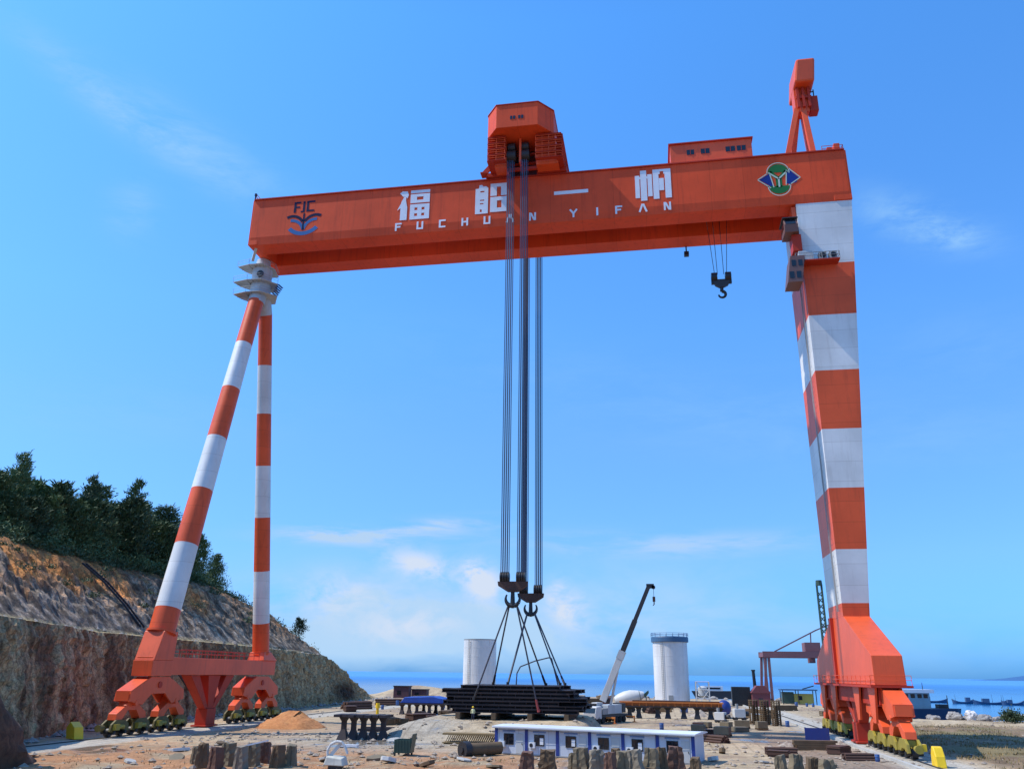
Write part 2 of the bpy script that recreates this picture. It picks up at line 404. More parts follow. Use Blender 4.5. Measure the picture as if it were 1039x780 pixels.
def groundmat(name, attr, bumps=.6, speck=.5):
    n = NT(name); a = n.node('ShaderNodeVertexColor', layer_name=attr)
    f = n.noise(.9, 9, .7); f2 = n.noise(5, 6, .7)
    c1 = n.mix(1.0, a.outputs[0], n.ramp(f, .25, .75, (.62, .60, .58), (1.30, 1.28, 1.25)), 'MULTIPLY')
    c2 = n.mix(speck, c1, n.mix(1.0, c1, n.ramp(f2, .35, .65, (.5, .48, .45), (1.35, 1.35, 1.35)), 'MULTIPLY'))
    if name == 'site_soil':
        wv = n.node('ShaderNodeTexWave', wave_type='BANDS', bands_direction='X'); wv.inputs['Scale'].default_value = .22; wv.inputs['Distortion'].default_value = 7; wv.inputs['Detail'].default_value = 1.5; wv.inputs['Detail Scale'].default_value = .18
        n.l.new(n.coord((1, .22, 1)), wv.inputs['Vector'])
        lines = n.ramp(wv.outputs['Fac'], .86, .97); msk = n.ramp(n.noise(.045, 3), .45, .6)
        mk = n.mix(1.0, lines, msk, 'MULTIPLY'); fm = n.node('ShaderNodeMath', operation='MULTIPLY'); n.l.new(mk, fm.inputs[0]); fm.inputs[1].default_value = .5
        c2 = n.mix(fm.outputs[0], c2, n.mix(1.0, c2, (.5, .46, .42), 'MULTIPLY'))
    n.base(c2)
    mr = n.node('ShaderNodeMapRange'); mr.inputs[1].default_value = 0.15; mr.inputs[2].default_value = .8
    mr.inputs[3].default_value = .95; mr.inputs[4].default_value = .16
    n.l.new(a.outputs[1], mr.inputs[0]); n.l.new(mr.outputs[0], n.b.inputs['Roughness'])
    b = n.node('ShaderNodeBump'); b.inputs['Distance'].default_value = .25
    mr2 = n.node('ShaderNodeMapRange'); mr2.inputs[3].default_value = bumps; mr2.inputs[4].default_value = .02
    n.l.new(a.outputs[1], mr2.inputs[0]); n.l.new(mr2.outputs[0], b.inputs['Strength'])
    n.l.new(n.noise(1.6, 9, .75), b.inputs['Height']); n.l.new(b.outputs[0], n.b.inputs['Normal'])
    return n.m
me.materials.append(groundmat('site_soil', 'soil'))

# sea
n = NT('sea_water')
f = n.noise(.012, 4, .5, (1, .35, 1))
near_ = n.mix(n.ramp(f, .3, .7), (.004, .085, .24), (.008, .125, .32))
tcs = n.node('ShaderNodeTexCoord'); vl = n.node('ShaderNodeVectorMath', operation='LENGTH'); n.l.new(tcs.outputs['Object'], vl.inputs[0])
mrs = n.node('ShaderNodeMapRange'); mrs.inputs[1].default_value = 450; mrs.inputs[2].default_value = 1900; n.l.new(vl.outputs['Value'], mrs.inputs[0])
n.base(n.mix(mrs.outputs[0], near_, (.085, .27, .58)))      # distance haze painted into the far sea colour
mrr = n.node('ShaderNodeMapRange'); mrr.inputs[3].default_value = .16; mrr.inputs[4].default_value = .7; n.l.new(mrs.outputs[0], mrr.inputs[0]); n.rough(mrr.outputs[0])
n.b.inputs['IOR'].default_value = 1.33
n.bump(n.noise(.5, 8, .65, (1, .5, 1)), .16, .5)
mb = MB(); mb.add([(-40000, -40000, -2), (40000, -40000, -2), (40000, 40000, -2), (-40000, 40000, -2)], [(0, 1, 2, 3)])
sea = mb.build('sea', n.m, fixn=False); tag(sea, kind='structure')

# far headland across the water
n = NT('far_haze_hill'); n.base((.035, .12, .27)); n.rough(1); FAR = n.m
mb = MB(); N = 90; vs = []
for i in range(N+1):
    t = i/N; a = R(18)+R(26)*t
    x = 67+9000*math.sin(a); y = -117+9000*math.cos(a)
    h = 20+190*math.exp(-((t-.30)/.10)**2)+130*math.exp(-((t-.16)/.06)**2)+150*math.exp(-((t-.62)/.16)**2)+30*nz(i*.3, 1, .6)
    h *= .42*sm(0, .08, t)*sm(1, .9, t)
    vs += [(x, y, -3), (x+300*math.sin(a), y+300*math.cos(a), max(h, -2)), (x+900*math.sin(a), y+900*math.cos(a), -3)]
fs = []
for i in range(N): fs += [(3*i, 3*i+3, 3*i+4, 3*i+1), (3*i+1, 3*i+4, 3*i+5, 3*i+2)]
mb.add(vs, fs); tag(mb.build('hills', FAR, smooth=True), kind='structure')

# ------------------------------------------------------------------ cut hillside on the left
def lerpt(tab, v):
    if v <= tab[0][0]: return tab[0][1]
    for (a, b), (c_, d_) in zip(tab, tab[1:]):
        if v <= c_: return b+(d_-b)*(v-a)/(c_-a)
    return tab[-1][1]
BX = [(-120, 6), (-60, 2), (-45, -1), (-30, -4.5), (-15, -9), (0, -14), (30, -15), (62, -14.2), (100, -15.8), (135, -19), (155, -21), (175, -27), (200, -34)]
HW = [(-100, 14.5), (0, 13.3), (45, 12.9), (93, 11.9), (104, 10.4), (125, 5.7), (142, 1.6), (156, .1), (200, -.5)]
HC = [(-100, 29), (0, 28.2), (65, 27.2), (82, 25.4), (97, 22.2), (118, 17.6), (138, 13.2), (156, 9.2), (172, 3.6), (186, .6), (200, -1)]
dprof = [i*.1 for i in range(29)]+[2.9, 3.15, 3.4, 3.9, 4.6]+[5.2+i*.62 for i in range(30)]+[24.5+i*1.1 for i in range(14)]+[42, 47, 54, 64, 80, 100, 130, 170]
hv = []; hcol = []; hy = []
y = -110
while y < 198:
    hy.append(y); y += .45 if -40 < y < 165 else 1.6
for y in hy:
    bx0 = lerpt(BX, y); hw = lerpt(HW, y); hc = lerpt(HC, y)
    rk = 1.2*nz(y, 0, .09); 
    for d in dprof:
        slope_w = 19.5
        if d <= 2.9:
            t = d/2.9; z = hw*t; dd = d*.9
        elif d <= 4.6: z = hw+.15*(d-2.9); dd = d
        else:
            t = min(1, (d-4.6)/slope_w); z = hw+.25+(max(hc-hw, 0)-.25)*(1-(1-t)**1.35)
            if hc < hw: z = hw+(hc-hw)*t
            dd = d
            if d > 24.2: z += .04*min(d-24.2, 30)+(0 if hc > 20 else 0)
        x = bx0-dd-max(0, (d-30))*0
        wall = 1 if d <= 2.9 else 0; slo = 1 if 4.6 < d < 25 else 0
        wx = bx0*0
        # rock relief
        p = Vector((y*.16, z*.10 if wall else d*.2, 1.3))
        r1 = noise.fractal(p, .9, 2.1, 6); r2 = noise.fractal(Vector((y*.6, z*.6, d*.3)), .9, 2.1, 5)
        gul = noise.fractal(Vector((y*.13+d*.05, 7.7, .3)), 1, 2, 4)
        vv = noise.fractal(Vector((y*.8, z*.35, 8.1)), .6, 2.1, 6); fr_ = noise.voronoi(Vector((y*.33+.4*r1, z*.30, d*.1)))[0]; fr2 = noise.voronoi(Vector((y*.95, z*.8+3, d*.2)))[0]; x += (wall*min(1, z/1.2))*(.7*r1+.3*vv+1.15*(fr_[1]-fr_[0]-.25)+.75*(fr2[1]-fr2[0]))+rk*.6*(wall or slo)
        if slo:
            e_ = math.sin(PI*min(1, max(0, (d-4.6)/slope_w)))
            rid = 1-abs(noise.fractal(Vector((y*.11+3, d*.06, 2.2)), 1, 2.1, 4))*2
            fold = noise.fractal(Vector(((y+d*.7)*.28, d*.07, 6.6)), .8, 2.1, 5); f3 = noise.voronoi(Vector((y*.28+.3*r1, d*.28, 2)))[0]; f4 = noise.voronoi(Vector((y*.8, d*.8, 4)))[0]; z += e_*(.7*r1+.12*r2+.9*gul+.5*rid-.8+1.0*fold+1.5*(f3[1]-f3[0])+.5*(f4[1]-f4[0])); x += .2*r2
            x += e_*.5*noise.fractal(Vector((y*.9, d*.9, 5)), 1, 2, 4)
        elif d >= 25: z += .35*nz(x, y, .15)
        if 2.9 < d < 4.7: z += .12*r2
        f_end = sm(197, 186, y)
        z = z*f_end-3*(1-f_end)
        if z < .15 and d > 0: z = min(z, .1)-.2*(d > 30)
        if d == 0: z = -.4
        hv.append((x, y, z))
        # colour
        a = nz(y, z*1.3, .12); b = noise.fractal(Vector((y*.35, z*.05, 9)), 1, 2.1, 5); q = noise.fractal(Vector((y*.5, d*.5, 4)), 1, 2.1, 5)
        if wall or d <= 2.9:
            c1 = Vector((.42, .32, .26)).lerp(Vector((.20, .135, .11)), sm(-.05, .35, b+.4*a))
            c1 = c1.lerp(Vector((.46, .40, .34)), .9*sm(.0, .30, -b+.3*q))
            rt = sm(55, 80, y); c1 = c1.lerp(Vector((.46, .385, .32)), rt*.75)
            sp_ = math.exp(-((y-112)/14)**2-((z-2.6)/2.6)**2); c1 = c1.lerp(Vector((.085, .055, .048)), min(1, 1.2*sp_))
            if t > .8: c1 = c1.lerp(Vector((.30, .27, .22)), (t-.8)*3*(.5+q))
        elif d <= 4.7: c1 = Vector((.42, .38, .31))
        else:
            t2 = min(1, (d-4.6)/slope_w)
            c1 = Vector((.17, .145, .12)).lerp(Vector((.42, .37, .33)), sm(-.05, .38, q+.25*b+.12))
            c1 = c1.lerp(Vector((.075, .055, .045)), sm(.12, .4, -q+.2*a)*.7)
            top = sm(.32, .66, t2+.35*a+.15*q)
            brown = Vector((.33, .17, .075)).lerp(Vector((.66, .30, .09)), sm(-.2, .2, a+q*.5))
            left = sm(72, 20, y)
            c1 = c1.lerp(brown, min(1, top*(.4+.75*left)))
            # bare orange slips
            s1 = math.exp(-((y-(15-.55*(t2-.8)*30))/7.5)**2)*sm(.35, .55, t2)
            c1 = c1.lerp(Vector((.66, .30, .095)), min(1, max(0, s1*1.25*(.75+.6*q))))
            s2 = math.exp(-((y-(-4))/8)**2)*sm(.55, .75, t2)
            c1 = c1.lerp(Vector((.46, .24, .10)), min(1, s2)*(.6+.5*q))
            c1 = c1.lerp(Vector((.13, .095, .06)), sm(60, 90, y)*.45)
            s3 = math.exp(-((y-104-10*(1-t2))/3.5)**2)*sm(.1, .3, t2)*sm(.95, .6, t2); c1 = c1.lerp(Vector((.36, .22, .11)), s3)
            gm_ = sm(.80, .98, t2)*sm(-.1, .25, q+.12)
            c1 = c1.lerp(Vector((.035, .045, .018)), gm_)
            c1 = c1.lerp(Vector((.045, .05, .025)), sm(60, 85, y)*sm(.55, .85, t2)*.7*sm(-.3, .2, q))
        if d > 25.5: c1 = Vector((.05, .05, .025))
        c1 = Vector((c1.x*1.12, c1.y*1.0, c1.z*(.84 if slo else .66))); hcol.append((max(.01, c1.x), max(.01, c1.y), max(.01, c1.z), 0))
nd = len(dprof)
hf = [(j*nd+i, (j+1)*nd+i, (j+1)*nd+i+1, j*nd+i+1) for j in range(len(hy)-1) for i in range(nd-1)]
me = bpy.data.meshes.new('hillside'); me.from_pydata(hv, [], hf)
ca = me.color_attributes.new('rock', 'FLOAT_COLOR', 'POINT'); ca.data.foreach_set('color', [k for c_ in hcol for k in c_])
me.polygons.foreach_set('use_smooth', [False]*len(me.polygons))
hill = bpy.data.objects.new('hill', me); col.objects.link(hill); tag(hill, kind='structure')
hm_ = groundmat('cut_rock', 'rock', 1.0, .9); me.materials.append(hm_)
nt_ = hm_.node_tree
st_ = nt_.nodes.new('ShaderNodeTexNoise'); st_.inputs['Scale'].default_value = 1; st_.inputs['Detail'].default_value = 8; st_.inputs['Roughness'].default_value = .7; st_.inputs['Distortion'].default_value = .4
tc_ = nt_.nodes.new('ShaderNodeTexCoord'); mp_ = nt_.nodes.new('ShaderNodeMapping'); mp_.inputs['Scale'].default_value = (1.1, 1.1, .16)
nt_.links.new(tc_.outputs['Object'], mp_.inputs[0]); nt_.links.new(mp_.outputs[0], st_.inputs['Vector'])
rr_ = nt_.nodes.new('ShaderNodeValToRGB'); rr_.color_ramp.elements[0].position = .34; rr_.color_ramp.elements[0].color = (.45, .42, .40, 1); rr_.color_ramp.elements[1].position = .66; rr_.color_ramp.elements[1].color = (1.45, 1.42, 1.36, 1)
nt_.links.new(st_.outputs['Fac'], rr_.inputs[0])
mm_ = nt_.nodes.new('ShaderNodeMix'); mm_.data_type = 'RGBA'; mm_.blend_type = 'MULTIPLY'; mm_.inputs[0].default_value = .85
bs_ = nt_.nodes['Principled BSDF'].inputs['Base Color']; src_ = bs_.links[0].from_socket
vo_ = nt_.nodes.new('ShaderNodeTexVoronoi'); vo_.feature = 'DISTANCE_TO_EDGE'; vo_.inputs['Scale'].default_value = .75
dn_ = nt_.nodes.new('ShaderNodeTexNoise'); dn_.inputs['Scale'].default_value = .6; dn_.inputs['Detail'].default_value = 6
dv_ = nt_.nodes.new('ShaderNodeVectorMath'); dv_.operation = 'SCALE'; dv_.inputs[3].default_value = 2.2
ad_ = nt_.nodes.new('ShaderNodeVectorMath'); ad_.operation = 'ADD'
nt_.links.new(tc_.outputs['Object'], dn_.inputs['Vector']); nt_.links.new(dn_.outputs['Color'], dv_.inputs[0]); nt_.links.new(dv_.outputs[0], ad_.inputs[0]); nt_.links.new(tc_.outputs['Object'], ad_.inputs[1]); nt_.links.new(ad_.outputs[0], vo_.inputs['Vector'])
cr_ = nt_.nodes.new('ShaderNodeValToRGB'); cr_.color_ramp.elements[0].color = (.48, .44, .41, 1); cr_.color_ramp.elements[1].position = .13; cr_.color_ramp.elements[1].color = (1, 1, 1, 1); nt_.links.new(vo_.outputs['Distance'], cr_.inputs[0])
mk_ = nt_.nodes.new('ShaderNodeMix'); mk_.data_type = 'RGBA'; mk_.blend_type = 'MULTIPLY'; mk_.inputs[0].default_value = .75
nt_.links.new(src_, mk_.inputs[6]); nt_.links.new(cr_.outputs[0], mk_.inputs[7]); src_ = mk_.outputs[2]
nt_.links.new(src_, mm_.inputs[6]); nt_.links.new(rr_.outputs[0], mm_.inputs[7]); nt_.links.new(mm_.outputs[2], bs_)
def hillz(d, y):
    hw = lerpt(HW, y); hc = lerpt(HC, y); t = min(1, max(0, (d-4.6)/19.5))
    return lerpt(BX, y)-d, hw+(hc-hw)*(1-(1-t)**1.35)

# ------------------------------------------------------------------ THE GANTRY CRANE
YC = 5.85; ZB, ZT = 78.15, 87.18
crane = thing('gantry_crane', (48, YC, 0), 'giant orange red gantry crane with white banded legs spanning the whole yard', 'gantry crane')
# front girder: web, lower knuckle, underside
def girder(y0, y1, front):
    mb = MB()
    s = 1 if front else -1
    ya, yb = (y0, y1)
    prof = [(ya, ZT), (ya, ZB+1.5), (ya+.16, ZB), (yb, ZB), (yb, ZT)] if front else [(ya, ZT), (ya, ZB), (yb, ZB), (yb, ZB+1.5), (yb, ZT)]
    mb.prism(prof, 0, 0, 100.2)
    o = mb.build('girder', [REDG], crane, bevel=.05)
    return o
gf_ = girder(0, 3.7, True); gr_ = girder(8.0, 11.7, False)
mb = MB(); mb.b(-.25, 1.4, .05, 11.65, ZB+.1, ZT+.05); mb.build('end_beam', REDG, crane, bevel=.04)
mb = MB(); mb.b(97.8, 100.45, .05, 11.65, ZB+.1, ZT+.05); mb.build('end_beam', REDG, crane, bevel=.04)
for X in (20, 38, 60, 72, 88):   # diaphragm ties high between the girders
    MB().b(X-.4, X+.4, 3.7, 8.0, ZT-2.5, ZT-.4).build('cross_tie', REDD, crane)
# top lip and rails
mb = MB(); mb.b(0, 100.2, -.22, .35, ZT+.003, ZT+.22); mb.b(0, 100.2, 11.35, 11.9, ZT+.003, ZT+.22)
mb.build('top_flange', REDD, crane)
MB().b(1.5, 97.7, 6.6, 7.98, ZT-.5, ZT-.42).build('gap_shade_walkway', REDD, crane)  # unseen walkway, added to keep sun off the rear girder's inner web
for yy in (1.9, 9.8):
    mb = MB(); mb.b(.6, 99.5, yy-.08, yy+.08, ZT+.06, ZT+.3); mb.build('trolley_rail', DARK, crane)
def railing(pts, h=1.1, post=2.0, r=.035):
    mb = MB()
    for a, b in zip(pts, pts[1:]):
        a = Vector(a); b = Vector(b); L = (b-a).length; k = max(1, int(L/post))
        for i in range(k+1):
            p = a.lerp(b, i/k); mb.cyl(p, p+Vector((0, 0, h)), r, r, 5)
        for z in (h, h*.55): mb.cyl(a+Vector((0, 0, z)), b+Vector((0, 0, z)), r, r, 5)
    return mb
railing([(0, 11.6, ZT+.25), (100, 11.6, ZT+.25)]).build('handrail', REDD, crane)
railing([(.1, 0, ZT+.2), (.1, 11.6, ZT+.2)], 1.2, 2, .06).build('handrail', REDD, crane)
railing([(97.0, .4, ZT+.2), (100.2, .4, ZT+.2), (100.2, 11.5, ZT+.2)], 1.1, 2, .05).build('handrail', REDD, crane)

# lettering on the front web
def rects(pl, name, mat, y=-.012, th=.03, z_off=0, parent=None):
    mb = MB()
    for poly in pl: mb.prism([(a, b) for a, b in poly], 1, y-th, y)
    return mb.build(name, mat, parent or gf_)
def seg(a, b, wd):
    a = Vector(a); b = Vector(b); d = (b-a).normalized(); n_ = Vector((-d.y, d.x))*wd/2
    return [tuple(a-n_), tuple(b-n_), tuple(b+n_), tuple(a+n_)]
def letter(ch, x, z, wd=1.15, h=1.5, t=.30):
    X0, X1, Z0, Z1 = x-wd/2, x+wd/2, z, z+h; xm = x
    L = {'F': [((X0+t/2, Z0), (X0+t/2, Z1)), ((X0+t, Z1-t/2), (X1, Z1-t/2)), ((X0+t, Z0+h*.5), (X1-.2, Z0+h*.5))],
         'U': [((X0+t/2, Z0), (X0+t/2, Z1)), ((X1-t/2, Z0), (X1-t/2, Z1)), ((X0+t, Z0+t/2), (X1-t, Z0+t/2))],
         'C': [((X0+t/2, Z0), (X0+t/2, Z1)), ((X0+t, Z1-t/2), (X1, Z1-t/2)), ((X0+t, Z0+t/2), (X1, Z0+t/2))],
         'H': [((X0+t/2, Z0), (X0+t/2, Z1)), ((X1-t/2, Z0), (X1-t/2, Z1)), ((X0+t, Z0+h/2), (X1-t, Z0+h/2))],
         'A': [((X0, Z0), (xm-.06, Z1)), ((X1, Z0), (xm+.06, Z1))],
         'N': [((X0+t/2, Z0), (X0+t/2, Z1)), ((X1-t/2, Z0), (X1-t/2, Z1)), ((X0+t, Z1-.1), (X1-t, Z0+.1))],
         'Y': [((X0, Z1), (xm, Z0+h*.5)), ((X1, Z1), (xm, Z0+h*.5)), ((xm, Z0), (xm, Z0+h*.5))],
         'I': [((xm, Z0), (xm, Z1))]}[ch]
    mb = MB()
    for i, (a, b) in enumerate(L):
        mb.prism(seg(a, b, t if i else t*1.02), 1, -.04-.004*i, -.005)
    mb.build('letter', LETTER, gf_)
LX = [27.1, 31.6, 36.0, 38.75+0.2, 42.5, 46.3, 50.2, 57.0, 60.9, 64.3, 68.3, 72.2]
LX = [27.1, 30.9, 34.8, 38.7, 42.5, 46.4, 50.2, 57.0, 60.9, 64.4, 68.3, 72.2]
for ch, x in zip('FUCHUANYIFAN', LX): letter(ch, x, 78.75)
def cells(outer, holes=()):
    """an upright rectangle with rectangular holes, cut into touching pieces"""
    x0, x1, z0, z1 = outer
    X = sorted({x0, x1, *[h[0] for h in holes], *[h[1] for h in holes]}); Z = sorted({z0, z1, *[h[2] for h in holes], *[h[3] for h in holes]})
    out = []
    for a, b in zip(X, X[1:]):
        for c_, d_ in zip(Z, Z[1:]):
            m, q = (a+b)/2, (c_+d_)/2
            if any(h[0] < m < h[1] and h[2] < q < h[3] for h in holes): continue
            out.append([(a, c_), (b, c_), (b, d_), (a, d_)])
    return out
def glyph(polys, x0, x1, z0, z1):
    mb = MB()
    for i, p in enumerate(polys):
        y = -.02-.0015*(i % 7)
        mb.prism([(x0+a*(x1-x0), z0+b*(z1-z0)) for a, b in p], 1, y-.02, y)
    return mb.build('character', LETTER, gf_)
FU = cells((.40, 1, .90, 1.0))+cells((.40, 1, .56, .865), [(.60, .80, .66, .77)])+cells((.40, 1, 0, .515), [(.54, .63, .31, .40), (.76, .85, .31, .40), (.54, .63, .11, .20), (.76, .85, .11, .20)])
FU += [[(.10, 0), (.26, 0), (.26, .80), (.20, .80), (.13, .66), (.10, .55)], [(.06, .93), (.14, 1.0), (.30, .98), (.34, .86), (.30, .74), (.25, .805), (.17, .805)], [(.0, .34), (.10, .56), (.098, .42)], [(.262, .0), (.31, 0), (.31, .42), (.262, .66)]]
CH = cells((0, .40, -.03, .86), [(.15, .28, .72, .77), (.15, .28, .42, .46), (.15, .26, .30, .34), (.15, .21, .03, .12)])+[[(.10, .862), (.40, .862), (.34, .93), (.24, .93), (.20, .99), (.12, .98)]]
CH += cells((.47, 1, .565, 1.0), [(.67, .80, .565, .88)])+cells((.47, 1, 0, .525), [(.68, .82, .14, .39)])
FN = cells((0, .125, .10, .84))+cells((.15, .325, 0, 1.0))+cells((.35, .475, .13, .86))+cells((.126, .149, .72, .80))+cells((.326, .349, .72, .80))
FN += cells((.50, 1.0, .84, 1.0), [(.70, .80, .84, .93)])+cells((.50, .66, .03, .839))+cells((.665, .80, .30, .70))+cells((.83, 1.0, .04, .839))
glyph(FU, 26.7, 32.4, 80.75, 86.45); glyph(CH, 40.4, 45.9, 80.95, 86.45); glyph(FN, 67.2, 73.0, 80.8, 86.5)
rects([[(53.8, 83.25), (59.5, 83.25), (59.5, 83.9), (53.8, 83.9)]], 'character', LETTER)
# wave-and-letters emblem
def arc(cx, cz, r, a0, a1, wd, n=14, sx=1, sz=1):
    pl = []
    for i in range(n):
        t0 = R(a0+(a1-a0)*i/n); t1 = R(a0+(a1-a0)*(i+1)/n)
        pl.append([(cx+sx*(r-wd/2)*math.cos(t0), cz+sz*(r-wd/2)*math.sin(t0)), (cx+sx*(r-wd/2)*math.cos(t1), cz+sz*(r-wd/2)*math.sin(t1)),
                   (cx+sx*(r+wd/2)*math.cos(t1), cz+sz*(r+wd/2)*math.sin(t1)), (cx+sx*(r+wd/2)*math.cos(t0), cz+sz*(r+wd/2)*math.sin(t0))])
    return pl
def flat(pl, mat, nm='emblem', y=-.01):
    mb = MB()
    for p in pl: mb.prism(p, 1, y-.02, y)
    return mb.build(nm, mat, gf_)
fj = [seg((7.9, 84.0), (7.9, 86.1), .42), seg((8.1, 85.95), (8.95, 85.95), .36), seg((8.1, 85.05), (8.8, 85.05), .34),
      seg((9.55, 83.95), (9.55, 86.15), .40), seg((9.0, 84.1), (9.33, 84.1), .3), seg((10.25, 84.0), (10.25, 86.15), .42), seg((10.45, 86.0), (11.55, 86.0), .36), seg((10.45, 84.2), (11.5, 84.2), .36)]
flat(fj, NAVY, 'emblem_letters')
wv = arc(7.6, 81.2, 2.1, 25, 118, .52)+arc(11.9, 81.2, 2.1, 62, 155, .52)+[seg((9.72, 80.4), (9.72, 83.7), .34)]
flat(wv, NAVY, 'emblem_wave', -.008)
flat(arc(7.4, 80.1, 2.35, 10, 92, .55)+arc(12.1, 80.1, 2.35, 88, 170, .55)+arc(9.75, 83.1, 3.35, 222, 318, .75, sx=1.0), EBLUE, 'emblem_wave', -.006)
# diamond emblem with green caps and blue corners
cx0, cz0 = 89.8, 82.85
capt = [(cx0+1.55*math.cos(R(t)), cz0+1.35+1.35*math.sin(R(t))) for t in range(-10, 200, 15)]
capb = [(cx0+1.55*math.cos(R(t)), cz0-1.45+1.25*math.sin(R(t))) for t in range(170, 380, 15)]
flat([capt, capb, seg((cx0, cz0-1.5), (cx0, cz0+.1), .95), seg((cx0, cz0), (cx0-1.3, cz0+1.35), .6), seg((cx0, cz0), (cx0+1.3, cz0+1.35), .6)], EGREEN, 'emblem_green_mark', -.010)
flat([[(86.8, cz0+.1), (88.4, cz0+1.05), (88.6, cz0+.4), (89.0, cz0-1.4), (88.6, cz0-1.35)]], EBLUE2, 'emblem_blue_mark', -.007)
flat([[(92.9, cz0-.1), (91.5, cz0+1.6), (91.2, cz0+1.5), (90.9, cz0-.9), (91.3, cz0-1.1), (92.4, cz0-.9)]], EBLUE2, 'emblem_blue_mark', -.007)
flat([seg((cx0, cz0-1.5), (cx0, cz0+.05), .26), seg((cx0, cz0+.0), (cx0-1.5, cz0+1.25), .24), seg((cx0, cz0), (cx0+1.45, cz0+1.35), .24),
      seg((86.6, cz0+.1), (88.3, cz0+1.2), .16), seg((86.6, cz0+.05), (88.5, cz0-1.6), .16), seg((91.4, cz0+1.85), (93.1, cz0-.05), .16), seg((93.1, cz0-.05), (91.2, cz0-1.35), .16), seg((88.5, cz0+1.0), (88.95, cz0-1.5), .16), seg((91.1, cz0+1.5), (90.85, cz0-1.2), .16)]
     + arc(cx0, cz0+1.25, 1.7, -10, 190, .14)+arc(cx0, cz0-1.35, 1.7, 170, 370, .14), EYEL, 'emblem_outline', -.034)

# rigid leg (right): banded box column, front and rear faces taper outwards upward
BANDS = [78.15, 67.6, 59.15, 50.4, 41.55, 33.05, 24.6, 17.5, 15.8]
def rl(z):
    t = (z-15.8)/(78.15-15.8); xo = 95.35+(100.35-95.35)*t; yf = 1.15-.95*t
    return [(92, yf, z), (xo, yf, z), (xo, 2*YC-yf, z), (92, 2*YC-yf, z)]
mb = MB()
for i, (a, b) in enumerate(zip(BANDS, BANDS[1:])):
    P = rl(b)+rl(a)
    mb.add(P, [(0, 1, 5, 4), (1, 2, 6, 5), (2, 3, 7, 6), (3, 0, 4, 7)], 0 if i % 2 == 0 and i < 7 else 1)
mb.add(rl(78.15), [(0, 1, 2, 3)], 0); mb.add(rl(15.8), [(3, 2, 1, 0)], 1)
leg = mb.build('rigid_leg', [LEGWHITE, LEGRED], crane, fixn=True)
mb = MB()
A = rl(15.8); xo = 95.3
B = [(91.9, -11.7, 10.6), (xo, -11.7, 10.6), (xo, 23.4, 10.6), (91.9, 23.4, 10.6)]
Cc = [(91.85, -11.9, 7.35), (xo+.05, -11.9, 7.35), (xo+.05, 23.9, 7.35), (91.85, 23.9, 7.35)]
mb.add(Cc+B+A, [(3, 2, 1, 0), (0, 1, 5, 4), (1, 2, 6, 5), (2, 3, 7, 6), (3, 0, 4, 7), (4, 5, 9, 8), (5, 6, 10, 9), (6, 7, 11, 10), (7, 4, 8, 11), (8, 9, 10, 11)])
mb.build('leg_foot', RED, crane, bevel=.05)
mb = MB(); mb.b(91.3, 95.9, -12.4, 24.4, 7.08, 7.33); mb.build('foot_walkway', REDD, crane)
railing([(95.8, -12.3, 7.3), (91.35, -12.3, 7.3), (91.35, 24.3, 7.3), (95.8, 24.3, 7.3)], 1.1, 2.4, .03).build('handrail', RED, crane)
# access ladder up inner face
mb = MB()
for yy in (2.6, 3.2): mb.cyl((91.75, yy, 16.5), (91.75, yy, 66), .06, .06, 5)
for i in range(60): mb.cyl((91.75, 2.6, 17+i*.8), (91.75, 3.2, 17+i*.8), .035, .035, 4)
mb.build('ladder', GREY, crane)
# dark box added on inner face near foot to make the shadow stripe
MB().b(91.55, 91.97, 8.0, 9.2, 7.5, 16).build('shadow_strip', REDD, crane)

# operator cab and platforms on the rigid leg head
mb = MB(); mb.b(91.0, 97.0, -1.75, .12, 67.2, 67.4); mb.b(90.6, 91.95, -1.75, 7, 67.2, 67.4)
plat = mb.build('leg_platform', REDD, crane)
railing([(97, .0, 67.4), (97, -1.7, 67.4), (90.7, -1.7, 67.4), (90.7, 7, 67.4)], 1.15, 1.2, .045).build('handrail', GREY, crane)
mb = MB(); mb.b(91.2, 93.2, -1.45, -.05, 67.45, 69.0); bxx = mb.build('equipment_box', LGREY, crane, bevel=.04)
for xx in (94.1, 95.6):
    mb = MB(); mb.b(xx, xx+1.1, -1.5, -.5, 67.45, 68.6); mb.cyl((xx+.55, -1.51, 68.05), (xx+.55, -1.62, 68.05), .42, .42, 14, 1); mb.build('cooling_unit', [GREY, BLACKP], crane)
cab = MB(); cab.prism([(-1.8, 72.2), (1.4, 72.2), (1.4, 74.6), (-1.5, 74.6), (-2.1, 73.4)], 0, 89.5, 91.5)
cabo = cab.build('operator_cab', [paint('cab_brown', (.16, .075, .06), .5, .4)], crane, bevel=.06)
MB().prism([(-2.12, 73.45), (-1.58, 74.5), (-1.54, 74.48), (-2.08, 73.42)], 0, 89.7, 91.2).build('window', GLASS, cabo)
MB().b(89.46, 89.495, -1.3, 1.0, 73.1, 74.3).build('window', GLASS, cabo)
MB().b(89.3, 91.6, -1.9, 1.6, 74.6, 74.75).build('roof', DARK, cabo)
MB().b(90.6, 91.95, -1.0, 1.2, 69.4, 72.15).build('cab_bracket', REDD, crane)
MB().b(91.3, 91.95, .6, 5, 73.2, 77.9).build('cab_hanger', RED, crane)
sc_ = MB().hexa([(89.1, -2.2, 63.6), (91.2, -2.2, 63.6), (91.2, 1.2, 63.6), (89.1, 1.2, 63.6)], [(89.8, -2.2, 67.9), (91.9, -2.2, 67.9), (91.9, 1.2, 67.9), (89.8, 1.2, 67.9)]).build('stair_cabin', bpy.data.materials['cab_brown'], crane)
